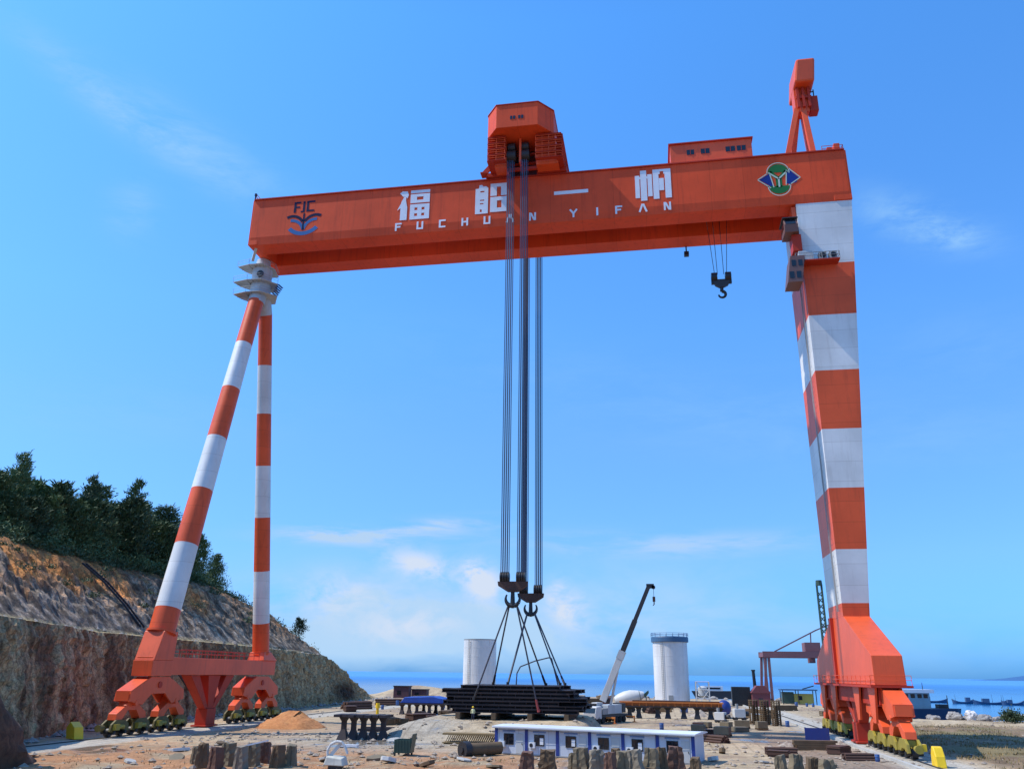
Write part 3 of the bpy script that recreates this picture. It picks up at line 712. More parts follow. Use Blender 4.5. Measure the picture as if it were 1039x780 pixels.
for i in range(2):
    MB().b(89.45+i*1.0, 90.1+i*1.0, -2.24, -2.205, 64.2, 65.3).build('window', GLASS, sc_)
    MB().b(89.9+i*.95, 90.5+i*.95, -2.24, -2.205, 66.2, 67.2).build('window', GLASS, sc_)

# flexible leg (left): two striped tubes meeting under the girder
def ztube(p0, p1, z):
    t = (z-p0[2])/(p1[2]-p0[2]); return tuple(a+(b-a)*t for a, b in zip(p0, p1))
def striped(p0, p1, r0, r1, zs, first, name='flexible_leg'):
    mb = MB(); n_ = 32; d = (Vector(p1)-Vector(p0)).normalized(); a = Vector((1, 0, 0)); b = d.cross(a).normalized()
    ring = []
    for z in zs:
        c_ = Vector(ztube(p0, p1, z)); t = (z-p0[2])/(p1[2]-p0[2]); r = r0+(r1-r0)*t
        ring.append([c_+(a*math.cos(2*PI*i/n_)+b*math.sin(2*PI*i/n_))*r for i in range(n_)])
    for k in range(len(zs)-1):
        mb.add(ring[k]+ring[k+1], [(i, (i+1) % n_, n_+(i+1) % n_, n_+i) for i in range(n_)], (first+k) % 2)
    mb.cyl(ztube(p0, p1, zs[-1]+.4), ztube(p0, p1, zs[-1]+.1), (r0+(r1-r0)*(zs[-1]-p0[2])/(p1[2]-p0[2]))*1.12, None, n_, 0)
    return mb.build(name, [LEGRED, LEGWHITE], crane, smooth=True)
striped((0, 5.0, 70), (0, -9.4, 12.2), 1.30, 1.78, [69.6, 60.4, 51.6, 42.6, 33.8, 25.2, 16.0, 12.6], 0)
striped((0, 8.6, 70), (0, 21.7, 10.3), 1.18, 1.42, [69.2, 59.7, 51.2, 42.2, 33.4, 24.4, 15.8, 10.6], 0)
# collar column with platforms
mb = MB(); mb.cyl((0, 5.9, 71.0), (0, 5.9, 76.6), 1.75, 1.75, 28); mb.cyl((0, 5.9, 76.6), (0, 5.9, 78.1), 1.35, 1.2, 24)
mb.cyl((0, 5.0, 69.3), (0, 5.6, 72.2), 1.42, 1.5, 24); mb.cyl((0, 8.7, 68.7), (0, 6.6, 72.2), 1.28, 1.5, 24)
collar = mb.build('leg_collar', LGREY, crane, smooth=True)
for z, xa, xb in ((76.3, -3.9, 2.4), (73.3, -4.4, 3.2), (70.9, -4.1, 3.4)):
    mb = MB(); P_ = [(xa, 4.0), (-1.4, 3.3), (1.3, 3.3), (xb, 5.9), (1.6, 9.0), (-1.7, 9.0), (xa+.5, 6.0)]
    mb.prism(P_, 2, z, z+.1)
    for i in range(4): mb.b(-1.6+i*.95, -1.52+i*.95, 3.6, 8.6, z-.16, z-.002)
    mb.bar((xa+.4, 4.9, z-.08), (0, 5.5, z-1.3), .14, .14)
    pf = mb.build('service_platform', LGREY, collar)
    railing([(a_, b_, z+.1) for a_, b_ in P_[:5]], 1.0, 1.6, .028).build('handrail', GREY, collar)
MB().bar((-.6, 3.0, 76.8), (.9, 1.0, 78.5), .45, .45).build('tie_strut', LGREY, collar)
mb = MB(); mb.cyl((.7, 3.95, 74.6), (.7, 3.75, 74.6), .62, .62, 20); mb.build('manhole', DARK, collar)
mb = MB()
for i in range(8): mb.bar((1.9+.18*i, 6.2, 71.2+.32*i), (2.0+.18*i, 7.8, 71.2+.32*i), .3, .08)
mb.build('ladder', BLUEP, collar)
# left sill beam and feet
mb = MB(); mb.b(-1.15, 1.15, -12.2, 25.4, 7.35, 9.65); mb.build('sill_beam', RED, crane, bevel=.05)
mb = MB(); mb.hexa([(-1.45, -12.3, 9.2), (1.45, -12.3, 9.2), (1.45, -7.6, 9.2), (-1.45, -7.6, 9.2)], [(-1.5, -10.8, 13.0), (1.5, -10.8, 13.0), (1.5, -7.45, 13.0), (-1.5, -7.45, 13.0)])
mb.b(-1.45, 1.45, -12.5, -7.6, 7.2, 9.19); mb.build('leg_foot', RED, crane, bevel=.06)
mb = MB(); mb.hexa([(-1.5, 19.9, 9.66), (1.5, 19.9, 9.66), (1.5, 25.2, 9.66), (-1.5, 25.2, 9.66)], [(-1.3, 20.3, 11.0), (1.3, 20.3, 11.0), (1.3, 23.0, 11.0), (-1.3, 23.0, 11.0)]); mb.build('leg_foot', RED, crane, bevel=.05)
railing([(1.3, -5.5, 9.65), (1.3, 18.5, 9.65)], 1.1, 1.8, .04).build('handrail', REDD, crane)
railing([(-1.3, -5.5, 9.65), (-1.3, 18.5, 9.65)], 1.1, 1.8, .04).build('handrail', REDD, crane)

# running gear: balance beams > equalizers > bogies
def bogie(X, yc, mat, mat2, red):
    mb = MB()
    for s in (-1, 1):
        mb.prism([(yc-1.95, .75), (yc-1.7, 1.55), (yc-.9, 2.05), (yc+.9, 2.05), (yc+1.7, 1.55), (yc+1.95, .75), (yc+1.2, .62), (yc+.5, 1.1), (yc-.5, 1.1), (yc-1.2, .62)], 0, X+s*.62-.14, X+s*.62+.14)
    mb.b(X-.48, X+.48, yc-.8, yc+.8, 1.3, 1.95)
    o = mb.build('bogie', mat, crane, bevel=.03)
    for dy in (-1.15, 1.15):
        w_ = MB(); w_.cyl((X-.3, yc+dy, .64), (X+.3, yc+dy, .64), .52, .52, 20); w_.cyl((X-.9, yc+dy, .64), (X+.9, yc+dy, .64), .22, .22, 12)
        w_.build('wheel', BLACKP, o, smooth=True)
    m_ = MB(); m_.b(X+.8, X+1.25, yc-1.5, yc-.7, .9, 1.6); m_.cyl((X+1.0, yc-.7, 1.25), (X+1.0, yc+.35, 1.25), .26, .26, 12); 
    m_.build('drive_motor', mat2, o)
    return o
def gear(X, red, mA, mB_):
    for s in (-1, 1):
        yb = YC+s*15.35
        mb = MB()
        for sx in (-1, 1):
            x0 = X+sx*.95
            mb.prism([(yb-2.2, 7.1), (yb+2.2, 7.1), (yb+3.0, 6.7), (yb+6.2, 5.3), (yb+6.4, 4.2), (yb+3.4, 3.7), (yb+1.6, 5.0), (yb-1.6, 5.0), (yb-3.4, 3.7), (yb-6.4, 4.2), (yb-6.2, 5.3), (yb-3.0, 6.7)], 0, x0-.13, x0+.13)
        # top and end cover plates
        for a, b in (((yb-6.2, 5.3), (yb-3.0, 6.7)), ((yb+3.0, 6.7), (yb+6.2, 5.3))):
            mb.hexa([(X-1.05, a[0], a[1]), (X+1.05, a[0], a[1]), (X+1.05, b[0], b[1]), (X-1.05, b[0], b[1])], [(X-1.05, a[0], a[1]+.12), (X+1.05, a[0], a[1]+.12), (X+1.05, b[0], b[1]+.12), (X-1.05, b[0], b[1]+.12)])
        for yy in (yb-6.4, yb+6.28): mb.b(X-.9, X+.9, yy, yy+.12, 4.2, 5.3)
        mb.build('balance_beam', red, crane)
        MB().cyl((X-1.2, yb, 6.1), (X+1.2, yb, 6.1), .42, .42, 20).build('pivot_pin', REDD, crane)
        for q in (-1, 1):
            ye = yb+q*4.65
            mb = MB()
            mb.prism([(ye-.7, 4.7), (ye+.7, 4.7), (ye+1.4, 3.7), (ye+3.1, 2.75), (ye+3.2, 2.0), (ye+1.9, 2.0), (ye+.9, 3.1), (ye-.9, 3.1), (ye-1.9, 2.0), (ye-3.2, 2.0), (ye-3.1, 2.75), (ye-1.4, 3.7)], 0, X-.6, X+.6)
            mb.cyl((X-1.15, ye, 3.95), (X+1.15, ye, 3.95), .3, .38, 16)
            mb.build('equalizer', red, crane, bevel=.04)
            for q2 in (-1, 1): bogie(X, ye+q2*2.3, mA, mB_, red)
        # buffer
    for s in (-1, 1):
        ye = YC+s*(15.35+9.2)
        m_ = MB(); m_.cyl((X, ye, 1.2), (X, ye+s*.9, 1.2), .3, .3, 14); m_.cyl((X, ye+s*.9, 1.2), (X, ye+s*1.1, 1.2), .42, .42, 14); m_.build('buffer', mA, crane)
gear(0, RED, OLIVED, OLIVE); gear(93.6, RED, OLIVE, YEL)
for X, y0, y1 in ((0, -2.4, 11.6), (93.6, -1.5, 13)):
    mb = MB()
    for (a0, a1, b0_, b1_) in ((4.0, 5.0, y0+1.0, y0+3.4), (4.9, 6.2, 3.6, 7.2), (6.1, 7.1, y1-2.6, y1)):
        mb.hexa([(X-.6, a0, 2.6), (X+.6, a0, 2.6), (X+.6, a1, 2.6), (X-.6, a1, 2.6)], [(X-.8, b0_, 7.3), (X+.8, b0_, 7.3), (X+.8, b1_, 7.3), (X-.8, b1_, 7.3)])
    mb.b(X-.9, X+.9, 4.2, 6.9, .35, 2.59); mb.b(X-1.2, X+1.2, 3.7, 7.4, .1, .349)
    mb.build('stowing_support', REDD, crane, bevel=.05)
# right foot extra plates
mb = MB(); mb.b(92.3, 94.9, -11.4, 23.2, 5.2, 7.06); mb.build('sill_beam', REDD, crane)
for yy in (-9.6, -1.5, 13, 21): MB().prism([(yy-1.8, 7.05), (yy+1.8, 7.05), (yy+.6, 3.2), (yy-.6, 3.2)], 0, 91.9, 92.15).build('gusset_plate', RED, crane)

# machinery house on the girder
mh = MB(); mh.b(73.2, 86.4, 1.2, 8.5, ZT+.25, 91.75); mho = mh.build('machinery_house', RED, crane, bevel=.05)
MB().b(72.95, 86.65, .95, 8.75, 91.76, 91.98).build('roof', REDD, mho)
for xx, wd in ((75.9, 1.2), (78.2, 1.4), (82.2, 1.5), (84.0, 1.4)):
    MB().b(xx, xx+wd, 1.15, 1.195, 89.6, 90.55).build('window', GLASS, mho)
    MB().b(xx+wd/2-.04, xx+wd/2+.04, 1.10, 1.148, 89.6, 90.55).build('window_bar', REDD, mho)
MB().b(73.15, 73.195, 3.2, 4.2, 88.9, 90.0).build('window', GLASS, mho)
# maintenance jib on the girder head
mj = MB()
for p in ((91.8, 3.6), (93.4, 9.2), (96.4, 3.2), (97.4, 9.2)):
    mj.bar((p[0], p[1], ZT+.2), (95.6+(p[0]-94.8)*.22, 5.6+(p[1]-5.8)*.25, 99.4), .85, .85)
mj.b(94.7, 97.0, 4.6, 6.8, 98.6, 103.6)
mjo = mj.build('maintenance_jib', RED, crane, bevel=.03)
MB().hexa([(94.6, 2.6, 103.2), (97.9, 2.6, 103.2), (97.9, 9.2, 103.2), (94.6, 9.2, 103.2)], [(95.2, 2.2, 107.6), (98.3, 2.2, 107.6), (98.3, 9.6, 108.3), (95.2, 9.6, 108.3)]).build('jib_head', RED, mjo, bevel=.35)
mb = MB()
for k in range(3): mb.b(95.0+k*.9, 95.4+k*.9, 4.0, 4.5, 99.2, 103.1)
mb.b(94.9, 97.4, 4.1, 4.45, 101.0, 101.4)
mb.build('lattice_front', REDD, mjo)
MB().b(97.1, 98.5, 4.6, 6.4, 98.6, 101.6).build('counter_box', REDD, mjo, bevel=.1)
mb = MB()
for xx in (97.4, 98.1): mb.cyl((xx, 5.4, 101.5), (xx, 5.4, 103.4), .1, .1, 8)
mb.bar((97.3, 5.4, 103.0), (98.2, 5.4, 103.0), .15, .15)
mb.build('hanger', DARK, mjo)
for q_ in ((99.0, 99.9, .9, 2.2, ZT+.3, ZT+2.0), (97.9, 98.7, .9, 2, ZT+.3, ZT+1.4)): MB().b(*q_).build('deck_box', RED, crane, bevel=.03)
# floodlight under the girder
mb = MB(); mb.cyl((75.4, 11.4, 77.0), (75.4, 11.4, 78.1), .12, .12, 8); mb.b(75.0, 75.8, 11.0, 11.8, 76.3, 77.0); mb.build('floodlight', BLACKP, crane)
mb = MB(); mb.cyl((.05, 0, ZT), (.05, 0, ZT+1.3), .14, .1, 8); mb.b(-.1, .25, -.15, .15, ZT+.9, ZT+1.4); mb.build('wind_sensor', NAVY, crane)

# ------------------------------------------------------------------ upper trolley
tr = thing('upper_trolley', (48.5, YC, ZT+.3), 'tall orange red hoist trolley with faceted housing riding on top of the girder', 'hoist trolley')
pl = [(44.9, -6.0), (51.9, -6.0), (54.2, -3.2), (54.2, 14.9), (51.9, 17.7), (44.9, 17.7), (43.0, 14.9), (43.0, -3.4)]
hs = MB().prism(pl, 2, 93.1, 97.55).build('housing', REDG, tr, bevel=.06)
MB().prism([(48.6+(a-48.6)*1.015, YC+(b-YC)*1.01) for a, b in pl], 2, 97.56, 97.7).build('roof', REDD, hs)
mb = MB()
for xx in (47.25, 47.75, 48.6, 49.1): MB().b(xx, xx+.36, -6.05, -6.005, 94.6, 95.25).build('window', GLASS, hs)
# lower frame: two side towers, recessed middle, floors with rails
lf = MB()
lf.hexa([(44.2, -2.8, 87.6), (46.2, -2.8, 87.6), (46.2, 14.5, 87.6), (44.2, 14.5, 87.6)], [(43.5, -3.0, 93.08), (46.0, -3.0, 93.08), (46.0, 14.7, 93.08), (43.5, 14.7, 93.08)])
lf.hexa([(51.2, -2.8, 87.6), (54.9, -2.8, 87.6), (54.9, 14.5, 87.6), (51.2, 14.5, 87.6)], [(51.0, -3.0, 93.08), (54.0, -3.0, 93.08), (54.0, 14.7, 93.08), (51.0, 14.7, 93.08)])
lfo = lf.build('trolley_frame', RED, tr)
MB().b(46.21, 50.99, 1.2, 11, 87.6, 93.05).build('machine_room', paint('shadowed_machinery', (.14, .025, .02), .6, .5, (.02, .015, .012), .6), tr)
MB().b(48.3, 48.65, -2.9, 1.15, 88.3, 93.0).build('centre_post', RED, tr)
for z_ in (89.6, 91.4): MB().b(46.21, 50.99, -.4, .1, z_, z_+.25).build('machine_deck', REDD, tr)
mb = MB()
for yy in (-2.9, 11.5):
    for xx in (46.9, 49.2):
        mb.cyl((xx-.75, yy+1.0, 90.2), (xx+.75, yy+1.0, 90.2), .95, .95, 20); mb.cyl((xx-.6, yy+1.2, 92.0), (xx+.6, yy+1.2, 92.0), .8, .8, 20)
mb.build('winch_drum', DARK, tr)
mb = MB()
for i in range(5):
    z = 88.1+i*1.12
    mb.b(43.1-.0, 44.3, -4.1, 15.0, z, z+.1); mb.b(54.6, 55.7, -3.6, 15.0, z, z+.1)
    mb.b(43.2, 46.2, -4.2, -3.05, z+.1, z+.2); mb.b(51.2, 55.5, -3.9, -3.05, z+.05, z+.15)
mb.build('platform_floor', REDD, tr)
for i in range(4):
    z = 88.2+i*1.12
    railing([(43.2, 15, z), (43.2, -4.15, z), (46.1, -4.15, z)], .9, 1.0, .045).build('handrail', RED, tr)
    railing([(51.2, -3.85, z), (55.6, -3.85, z), (55.6, 14.8, z)], .9, 1.0, .045).build('handrail', RED, tr)
for q_ in ((42.2, 46.4, -.6, 2.6), (51.0, 56.0, -.6, 2.6), (42.2, 46.4, 8.6, 12.3), (51.0, 56.0, 8.6, 12.3)): MB().b(*q_, 87.5, 88.2).build('end_carriage', REDD, tr)
MB().b(46.2, 51.2, -1.5, -1.0, 87.75, 88.25).build('rope_beam', REDD, tr)
mb = MB(); mb.bar((42.0, -1.5, 87.4), (43.9, -1.5, 89.6), .2, .9); mb.b(41.6, 42.6, -2.2, -.6, 87.3, 87.5); mb.build('access_stair', REDD, tr)
HK = ((-3.0, 'near'), (14.7, 'far'))
for yy, _ in HK:
    for xx in (46.95, 49.25):
        mb = MB()
        for k in range(8):
            dx = (k-3.5)*.15
            mb.cyl((xx+dx, yy+(.25 if k % 2 else -.25), 88.5), (xx+dx, yy+(.25 if k % 2 else -.25), 20.6), .068, .068, 5, cap=False)
        mb.build('hoist_rope', ROPE, tr)

def big_hook(x, y, z, label, name='hook_block'):
    o = thing(name, (x, y, z), label, 'hook block')
    for s in (-1, 1):
        mb = MB(); X = x+s*1.15
        for k in (-.5, -.17, .17, .5): mb.cyl((X+k-.12, y, z+4.1), (X+k+.12, y, z+4.1), .72, .72, 20)
        mb.b(X-.68, X+.68, y-.3, y+.3, z+3.2, z+4.1)
        mb.build('sheave', BLACKP, o, smooth=True)
    mb = MB(); mb.prism([(x-2.1, z+3.5), (x-2.0, z+2.9), (x-.7, z+2.1), (x+.7, z+2.1), (x+2.0, z+2.9), (x+2.1, z+3.5)], 1, y-.42, y+.42)
    mb.build('crossbeam', RUST, o, bevel=.04)
    mb = MB(); mb.cyl((x, y, z+2.3), (x, y, z+.35), .26, .34, 16)
    for s in (-1, 1):
        pr = (x, y, z+.28); pra = .36
        for i in range(1, 11):
            a = R(-90+s*12.5*i); r_ = .36-.026*i
            p_ = (x+.98*math.cos(a), y, z+1.2+.95*math.sin(a)); mb.cyl(pr, p_, pra, r_, 12); pr, pra = p_, r_
    mb.build('ramshorn_hook', BLACKP, o, smooth=True)
    return o
big_hook(48.1, -3.0, 16.6, 'black double horned hook block nearer the camera, hanging slightly left and higher')
big_hook(48.0, 14.7, 16.6, 'black double horned hook block hanging behind, slightly right and lower')

# lower trolley and auxiliary hook
lt = thing('lower_trolley', (80.3, YC, 79), 'small dark trolley slung between the twin girders carrying the auxiliary ropes', 'hoist trolley')
mb = MB(); mb.b(78.4, 82.2, 4.1, 7.6, 82.0, 83.4); mb.cyl((78.6, 5.85, 81.9), (82.0, 5.85, 81.9), .6, .6, 16); mb.build('trolley_frame', DARK, lt)
mb = MB()
for x0, x1 in ((78.5, 79.3), (79.6, 79.75), (80.7, 80.75), (82.1, 81.2)): mb.cyl((x0, YC, 82), (x1, YC, 69.6), .05, .05, 5, cap=False)
mb.build('hoist_rope', BLACKP, lt)
ah = thing('auxiliary_hook_block', (80.25, YC, 65.6), 'small black hook block hanging high beside the rigid leg', 'hook block')
for xx in (79.2, 81.4): mb = MB(); mb.cyl((xx-.45, YC, 69.1), (xx+.45, YC, 69.1), .78, .78, 20); mb.b(xx-.5, xx+.5, YC-.25, YC+.25, 67.9, 69.1); mb.build('sheave', BLACKP, ah, smooth=True)
MB().prism([(78.8, 68.6), (79.3, 67.6), (80.0, 67.2), (80.5, 67.2), (81.3, 67.6), (81.8, 68.6)], 1, YC-.3, YC+.3).build('crossbeam', DARK, ah)
mb = MB(); pr = (80.25, YC, 67.3); mb.cyl(pr, (80.25, YC, 66.6), .25, .3, 12); pr = (80.25, YC, 66.7); ra = .3
for i in range(13):
    a = R(90-i*22); p_ = (80.25+.0+.55*math.cos(a), YC, 66.0+.55*math.sin(a)); r_ = .28-.012*i
    mb.cyl(pr, p_, ra, r_, 10); pr = p_; ra = r_
mb.build('hook', BLACKP, ah, smooth=True)

# ------------------------------------------------------------------ suspended / stacked test load
PADZ = 2.28
lay = 7; hh = .5
GL = 'dark steel beams in the ragged stack under the crane hooks'
def hbeam(L, wd=1.45, h=hh-.01):
    mb = MB(); t = .10
    mb.b(-L/2, L/2, -wd/2, wd/2, 0, t); mb.b(-L/2, L/2, -wd/2, wd/2, h-t, h); mb.b(-L/2, L/2, -.16, .16, t+.002, h-t-.002)
    k = int(L/2.2)
    for i in range(k+1):
        x = -L/2+.1+i*(L-.2)/k; mb.b(x-.05, x+.05, -wd/2+.06, -.162, t+.003, h-t-.003); mb.b(x-.05, x+.05, .162, wd/2-.06, t+.003, h-t-.003)
    return mb
protos = [hbeam(L).build('steel_beam', paint('blackened_steel', (.022, .015, .018), .75, .8, (.085, .042, .028), .35) if i == 0 else bpy.data.materials['blackened_steel']) for i, L in enumerate((18.2, 15.4, 16.9, 13.6))]
used = set()
ext = [(40.2, 55.0), (39.4, 56.6), (38.7, 56.2), (39.0, 57.6), (38.4, 56.8), (37.6, 56.3), (40.0, 54.6)]
for k in range(lay):
    for j in range(8):
        pi = random.choice((0, 0, 1, 2)) if j in (0, 7) else random.choice((0, 2))
        Ls = (19.4, 16.5, 17.8, 14.6)
        a, b = ext[k]; xc = (a+b)/2+U(-1.0, 1.0)
        if k == 6: pi = 3
        o = protos[pi] if pi not in used else protos[pi].copy()
        if pi in used: col.objects.link(o)
        used.add(pi)
        pi_ = 0; o.location = (xc, -.3+j*1.62+U(-.04, .04), PADZ+.78+k*hh); o.rotation_euler.z = U(-.004, .004)
        topr = (k == 6)
        tag(o, 'short blackened steel beam in the top layer of the stack under the hooks' if topr else 'blackened steel beam in the ragged stack under the crane hooks', 'steel beam', GL+(' top layer' if topr else ''))
TOPZ = PADZ+.78+lay*hh
sk_ = [MB().b(-.3, .3, -7, 7, 0, .77).build('timber_skid', CONCB)]
for i in range(4):
    o = sk_[0] if i == 0 else sk_[0].copy()
    if i: col.objects.link(o)
    o.location = (40.5+i*4.9, 5.4, PADZ+.0); tag(o, 'dark timber skid under the stack of blackened beams', 'skid', 'skids under the beam stack')
def sling(a, b, label, r=.11, end=None):
    o = thing('lifting_sling', b, label, 'sling')
    MB().path([a, b], r, 8).build('rope', SLING, o)
    e_ = MB(); e_.cyl(b, (b[0], b[1], b[2]+.35), .2, .2, 10); d = (Vector(a)-Vector(b)).normalized(); p = Vector(b)+d*1.6; e_.cyl(b, p, .17, .15, 8); e_.build('end_fitting', end or DARK, o)
    return o
hb = (48.1, -3.0, 17.0)
sling((47.6, -3, 17.2), (42.6, -1.25, 4.7), 'steel sling from the nearer hook down to the left front of the beam stack')
sling((47.7, -3, 17.2), (44.4, 3.2, TOPZ), 'steel sling from the nearer hook to the top left of the stack')
sling((48.6, -3, 17.2), (51.5, -1.3, 3.3), 'steel sling from the nearer hook with a red end low on the stack front', end=paint('faded_red_fitting', (.35, .06, .06), .6, .2))
sling((48.6, -3, 17.2), (51.9, 3.2, TOPZ), 'steel sling from the nearer hook to the top right of the stack')
sling((47.5, 14.7, 17.2), (45.4, 9.4, TOPZ), 'left steel sling from the farther hook to the stack top', .15)
sling((48.5, 14.7, 17.2), (53.2, 9.4, TOPZ), 'inner of two parallel slings from the farther hook to the stack top right')
sling((48.6, 14.7, 17.2), (54.0, 8.6, TOPZ), 'outer of two parallel slings from the farther hook to the stack top right')
mb = MB(); mb.path([(46.9, 8, TOPZ), (47.0, 8, TOPZ+1.6), (47.5, 8, TOPZ+2.5), (49.6, 8.3, TOPZ+3.3), (51.6, 8.7, TOPZ+3.8), (52.0, 8.9, TOPZ+3.7), (52.9, 9.1, TOPZ)], .09, 8)
single(mb, 'spreader_hose', SLING, 'thin dark bent pipe arching over the top of the beam stack', 'pipe', base=(46.9, 8, TOPZ))

# ------------------------------------------------------------------ tower sections
def tower(x, y, r, h, label, ring):
    o = thing('tower_section', (x, y, -.2), label, 'tower section')
    prof = [(r+.25, 0), (r+.25, .5), (r, .5)]+[(r, h*i/8) for i in range(1, 9)]
    mb = MB().lathe(prof, (x, y, -.2), 64); mb.build('shell', TOWERW, o, smooth=True)
    mb = MB()
    for i in range(1, 7): mb.lathe([(r+.0, 0), (r+.03, .02), (r+.03, .1), (r, .12)], (x, y, h*i/7), 48)
    mb.build('weld_band', TOWERW, o)
    ang = R(-118); lx, ly = math.cos(ang), math.sin(ang); mb = MB()
    for s_ in (-.25, .25): mb.cyl((x+lx*(r+.25)-ly*s_, y+ly*(r+.25)+lx*s_, .2), (x+lx*(r+.25)-ly*s_, y+ly*(r+.25)+lx*s_, h-.3), .05, .05, 5)
    for i in range(int(h/.6)): mb.cyl((x+lx*(r+.25)+ly*.25, y+ly*(r+.25)-lx*.25, .5+i*.6), (x+lx*(r+.25)-ly*.25, y+ly*(r+.25)+lx*.25, .5+i*.6), .04, .04, 4)
    mb.build('ladder', GREY, o)
    ang = R(-95); mb = MB().bx((x+math.cos(ang)*(r+.02), y+math.sin(ang)*(r+.02), 1.6), (1.3, .3, 2.4), rz=ang+PI/2); mb.build('door', GREY, o)
    if ring:
        mb = MB().lathe([(r+.3, 0), (r+.45, .1), (r+.45, 1.3), (r+.3, 1.5), (r-.3, 1.5)], (x, y, h-1.4), 48); t_ = mb.build('platform_ring', paint('slate_blue_paint', (.05, .12, .22), .5, .3), o)
        railing([(x+(r+.4)*math.cos(R(t)), y+(r+.4)*math.sin(R(t)), h+.1) for t in range(0, 361, 20)], 1.0, 3, .05).build('handrail', BLUEP, t_)
    else:
        MB().lathe([(r-.4, 0), (r+.06, 0), (r+.06, .25), (r-.4, .25)], (x, y, h-.3), 48).build('flange', GREY, o)
    return o
tower(14.1, 139, 4.95, 17.8, 'plain white tower section standing behind the beam stack', False)
tower(71.0, 138, 4.95, 18.6, 'white tower section with a blue ring around its top', True)

# ------------------------------------------------------------------ mobile truck crane
tcx, tcy = 58.0, 41.5
t = thing('truck_crane', (tcx, tcy, 0), 'white mobile truck crane with its long boom raised beside the tower section', 'truck crane', rz=0)
def rot_pts(mb, c, a):
    M = Matrix.Translation(c) @ Matrix.Rotation(a, 4, 'Z') @ Matrix.Translation(-Vector(c))
    mb.v = [tuple(M @ Vector(v)) for v in mb.v]; return mb
TA = R(-24)
def tb(mb, name, mats, parent=None, **k):
    rot_pts(mb, Vector((tcx, tcy, 0)), TA); return mb.build(name, mats, parent or t, **k)
mb = MB(); mb.b(tcx-1.2, tcx+1.2, tcy-5.5, tcy+5.8, .95, 1.45); tb(mb, 'chassis', DARK)
mb = MB(); mb.prism([(tcy-6.6, .8), (tcy-6.7, 1.7), (tcy-6.3, 2.75), (tcy-4.4, 2.85), (tcy-4.4, .8)], 0, tcx-1.25, tcx+1.25); cabt = tb(mb, 'cab', PALE, bevel=.06)
mb = MB(); mb.prism([(tcy-6.73, 1.8), (tcy-6.38, 2.6), (tcy-6.34, 2.58), (tcy-6.68, 1.8)], 0, tcx-1.1, tcx+1.1); tb(mb, 'windscreen', GLASS, cabt)
mb = MB(); mb.b(tcx-1.28, tcx+1.28, tcy-6.8, tcy-6.6, .7, 1.0); tb(mb, 'bumper', DARK, cabt)
mb = MB(); mb.b(tcx-1.35, tcx+1.35, tcy-4.2, tcy-2.2, 1.5, 2.5); tb(mb, 'deck_box', GREY)
mb = MB(); mb.b(tcx-1.3, tcx+1.2, tcy-1.8, tcy+3.6, 1.5, 3.0); tb(mb, 'superstructure', LGREY, bevel=.05)
mb = MB(); mb.b(tcx-1.4, tcx-.3, tcy-3.2, tcy-1.0, 1.7, 3.4); oc = tb(mb, 'operator_cab', PALE, bevel=.05)
mb = MB(); mb.b(tcx-1.3, tcx-.4, tcy-3.24, tcy-3.205, 2.3, 3.2); tb(mb, 'window', GLASS, oc)
mb = MB(); mb.b(tcx-1.3, tcx+1.3, tcy+3.6, tcy+4.9, 1.6, 3.2); tb(mb, 'counterweight', DARK)
for yy in (-5.4, -3.7, 1.4, 2.9, 4.5):
    for s in (-1, 1):
        mb = MB(); mb.cyl((tcx+s*.85, tcy+yy, .56), (tcx+s*1.25, tcy+yy, .56), .56, .56, 20); tb(mb, 'wheel', TIREM, smooth=True)
for yy in (-2.6, 5.3):
    for s in (-1, 1):
        mb = MB(); mb.b(min(tcx+s*1.2, tcx+s*2.9), max(tcx+s*1.2, tcx+s*2.9), tcy+yy-.15, tcy+yy+.15, .8, 1.1); mb.cyl((tcx+s*2.8, tcy+yy, .1), (tcx+s*2.8, tcy+yy, 1.0), .12, .12, 10); mb.cyl((tcx+s*2.8, tcy+yy, .02), (tcx+s*2.8, tcy+yy, .12), .4, .4, 12); tb(mb, 'outrigger', ORANGE)
b0 = Vector((57.3, 41.0, 3.6)); b1 = Vector((66.3, 40.6, 23.6))
def bp(u): return b0.lerp(b1, u)
MB().bar(bp(0), bp(.40), 1.0, 1.15).build('boom_base', PALE, t, bevel=.04)
MB().bar(bp(.40), bp(.70), .8, .9).build('boom_section', DARK, t, bevel=.03)
MB().bar(bp(.70), bp(1), .62, .7).build('boom_section', DARK, t, bevel=.03)
MB().bar(bp(.36), bp(.43), 1.12, 1.28).build('boom_collar', LGREY, t)
MB().cyl((58.6, 41.2, 2.6), bp(.28)+Vector((.3, 0, -.5)), .22, .22, 12).build('luffing_cylinder', PALE, t)
mb = MB(); mb.b(65.9, 67.3, 40.3, 40.9, 23.3, 24.1); mb.cyl((67.2, 40.3, 23.5), (67.2, 40.9, 23.5), .35, .35, 14); mb.build('boom_head', BLACKP, t)
mb = MB(); mb.cyl((67.2, 40.6, 23.3), (67.2, 40.6, 21.8), .04, .04, 5); mb.build('rope', BLACKP, t)
mb = MB(); mb.b(66.95, 67.45, 40.45, 40.75, 20.9, 21.8); mb.cyl((67.2, 40.6, 20.9), (67.2, 40.6, 20.4), .1, .1, 8); mb.cyl((67.2, 40.6, 20.4), (66.95, 40.6, 20.2), .09, .05, 8)
single(mb, 'small_hook_block', RUST, 'small reddish hook block hanging from the truck crane boom tip', 'hook block', base=(67.2, 40.6, 20.2))
mb = MB(); mb.cyl((58.9, 43.6, 1.4), (58.9, 43.6, 7.6), .06, .04, 6); mb.build('radio_mast', PALE, t)

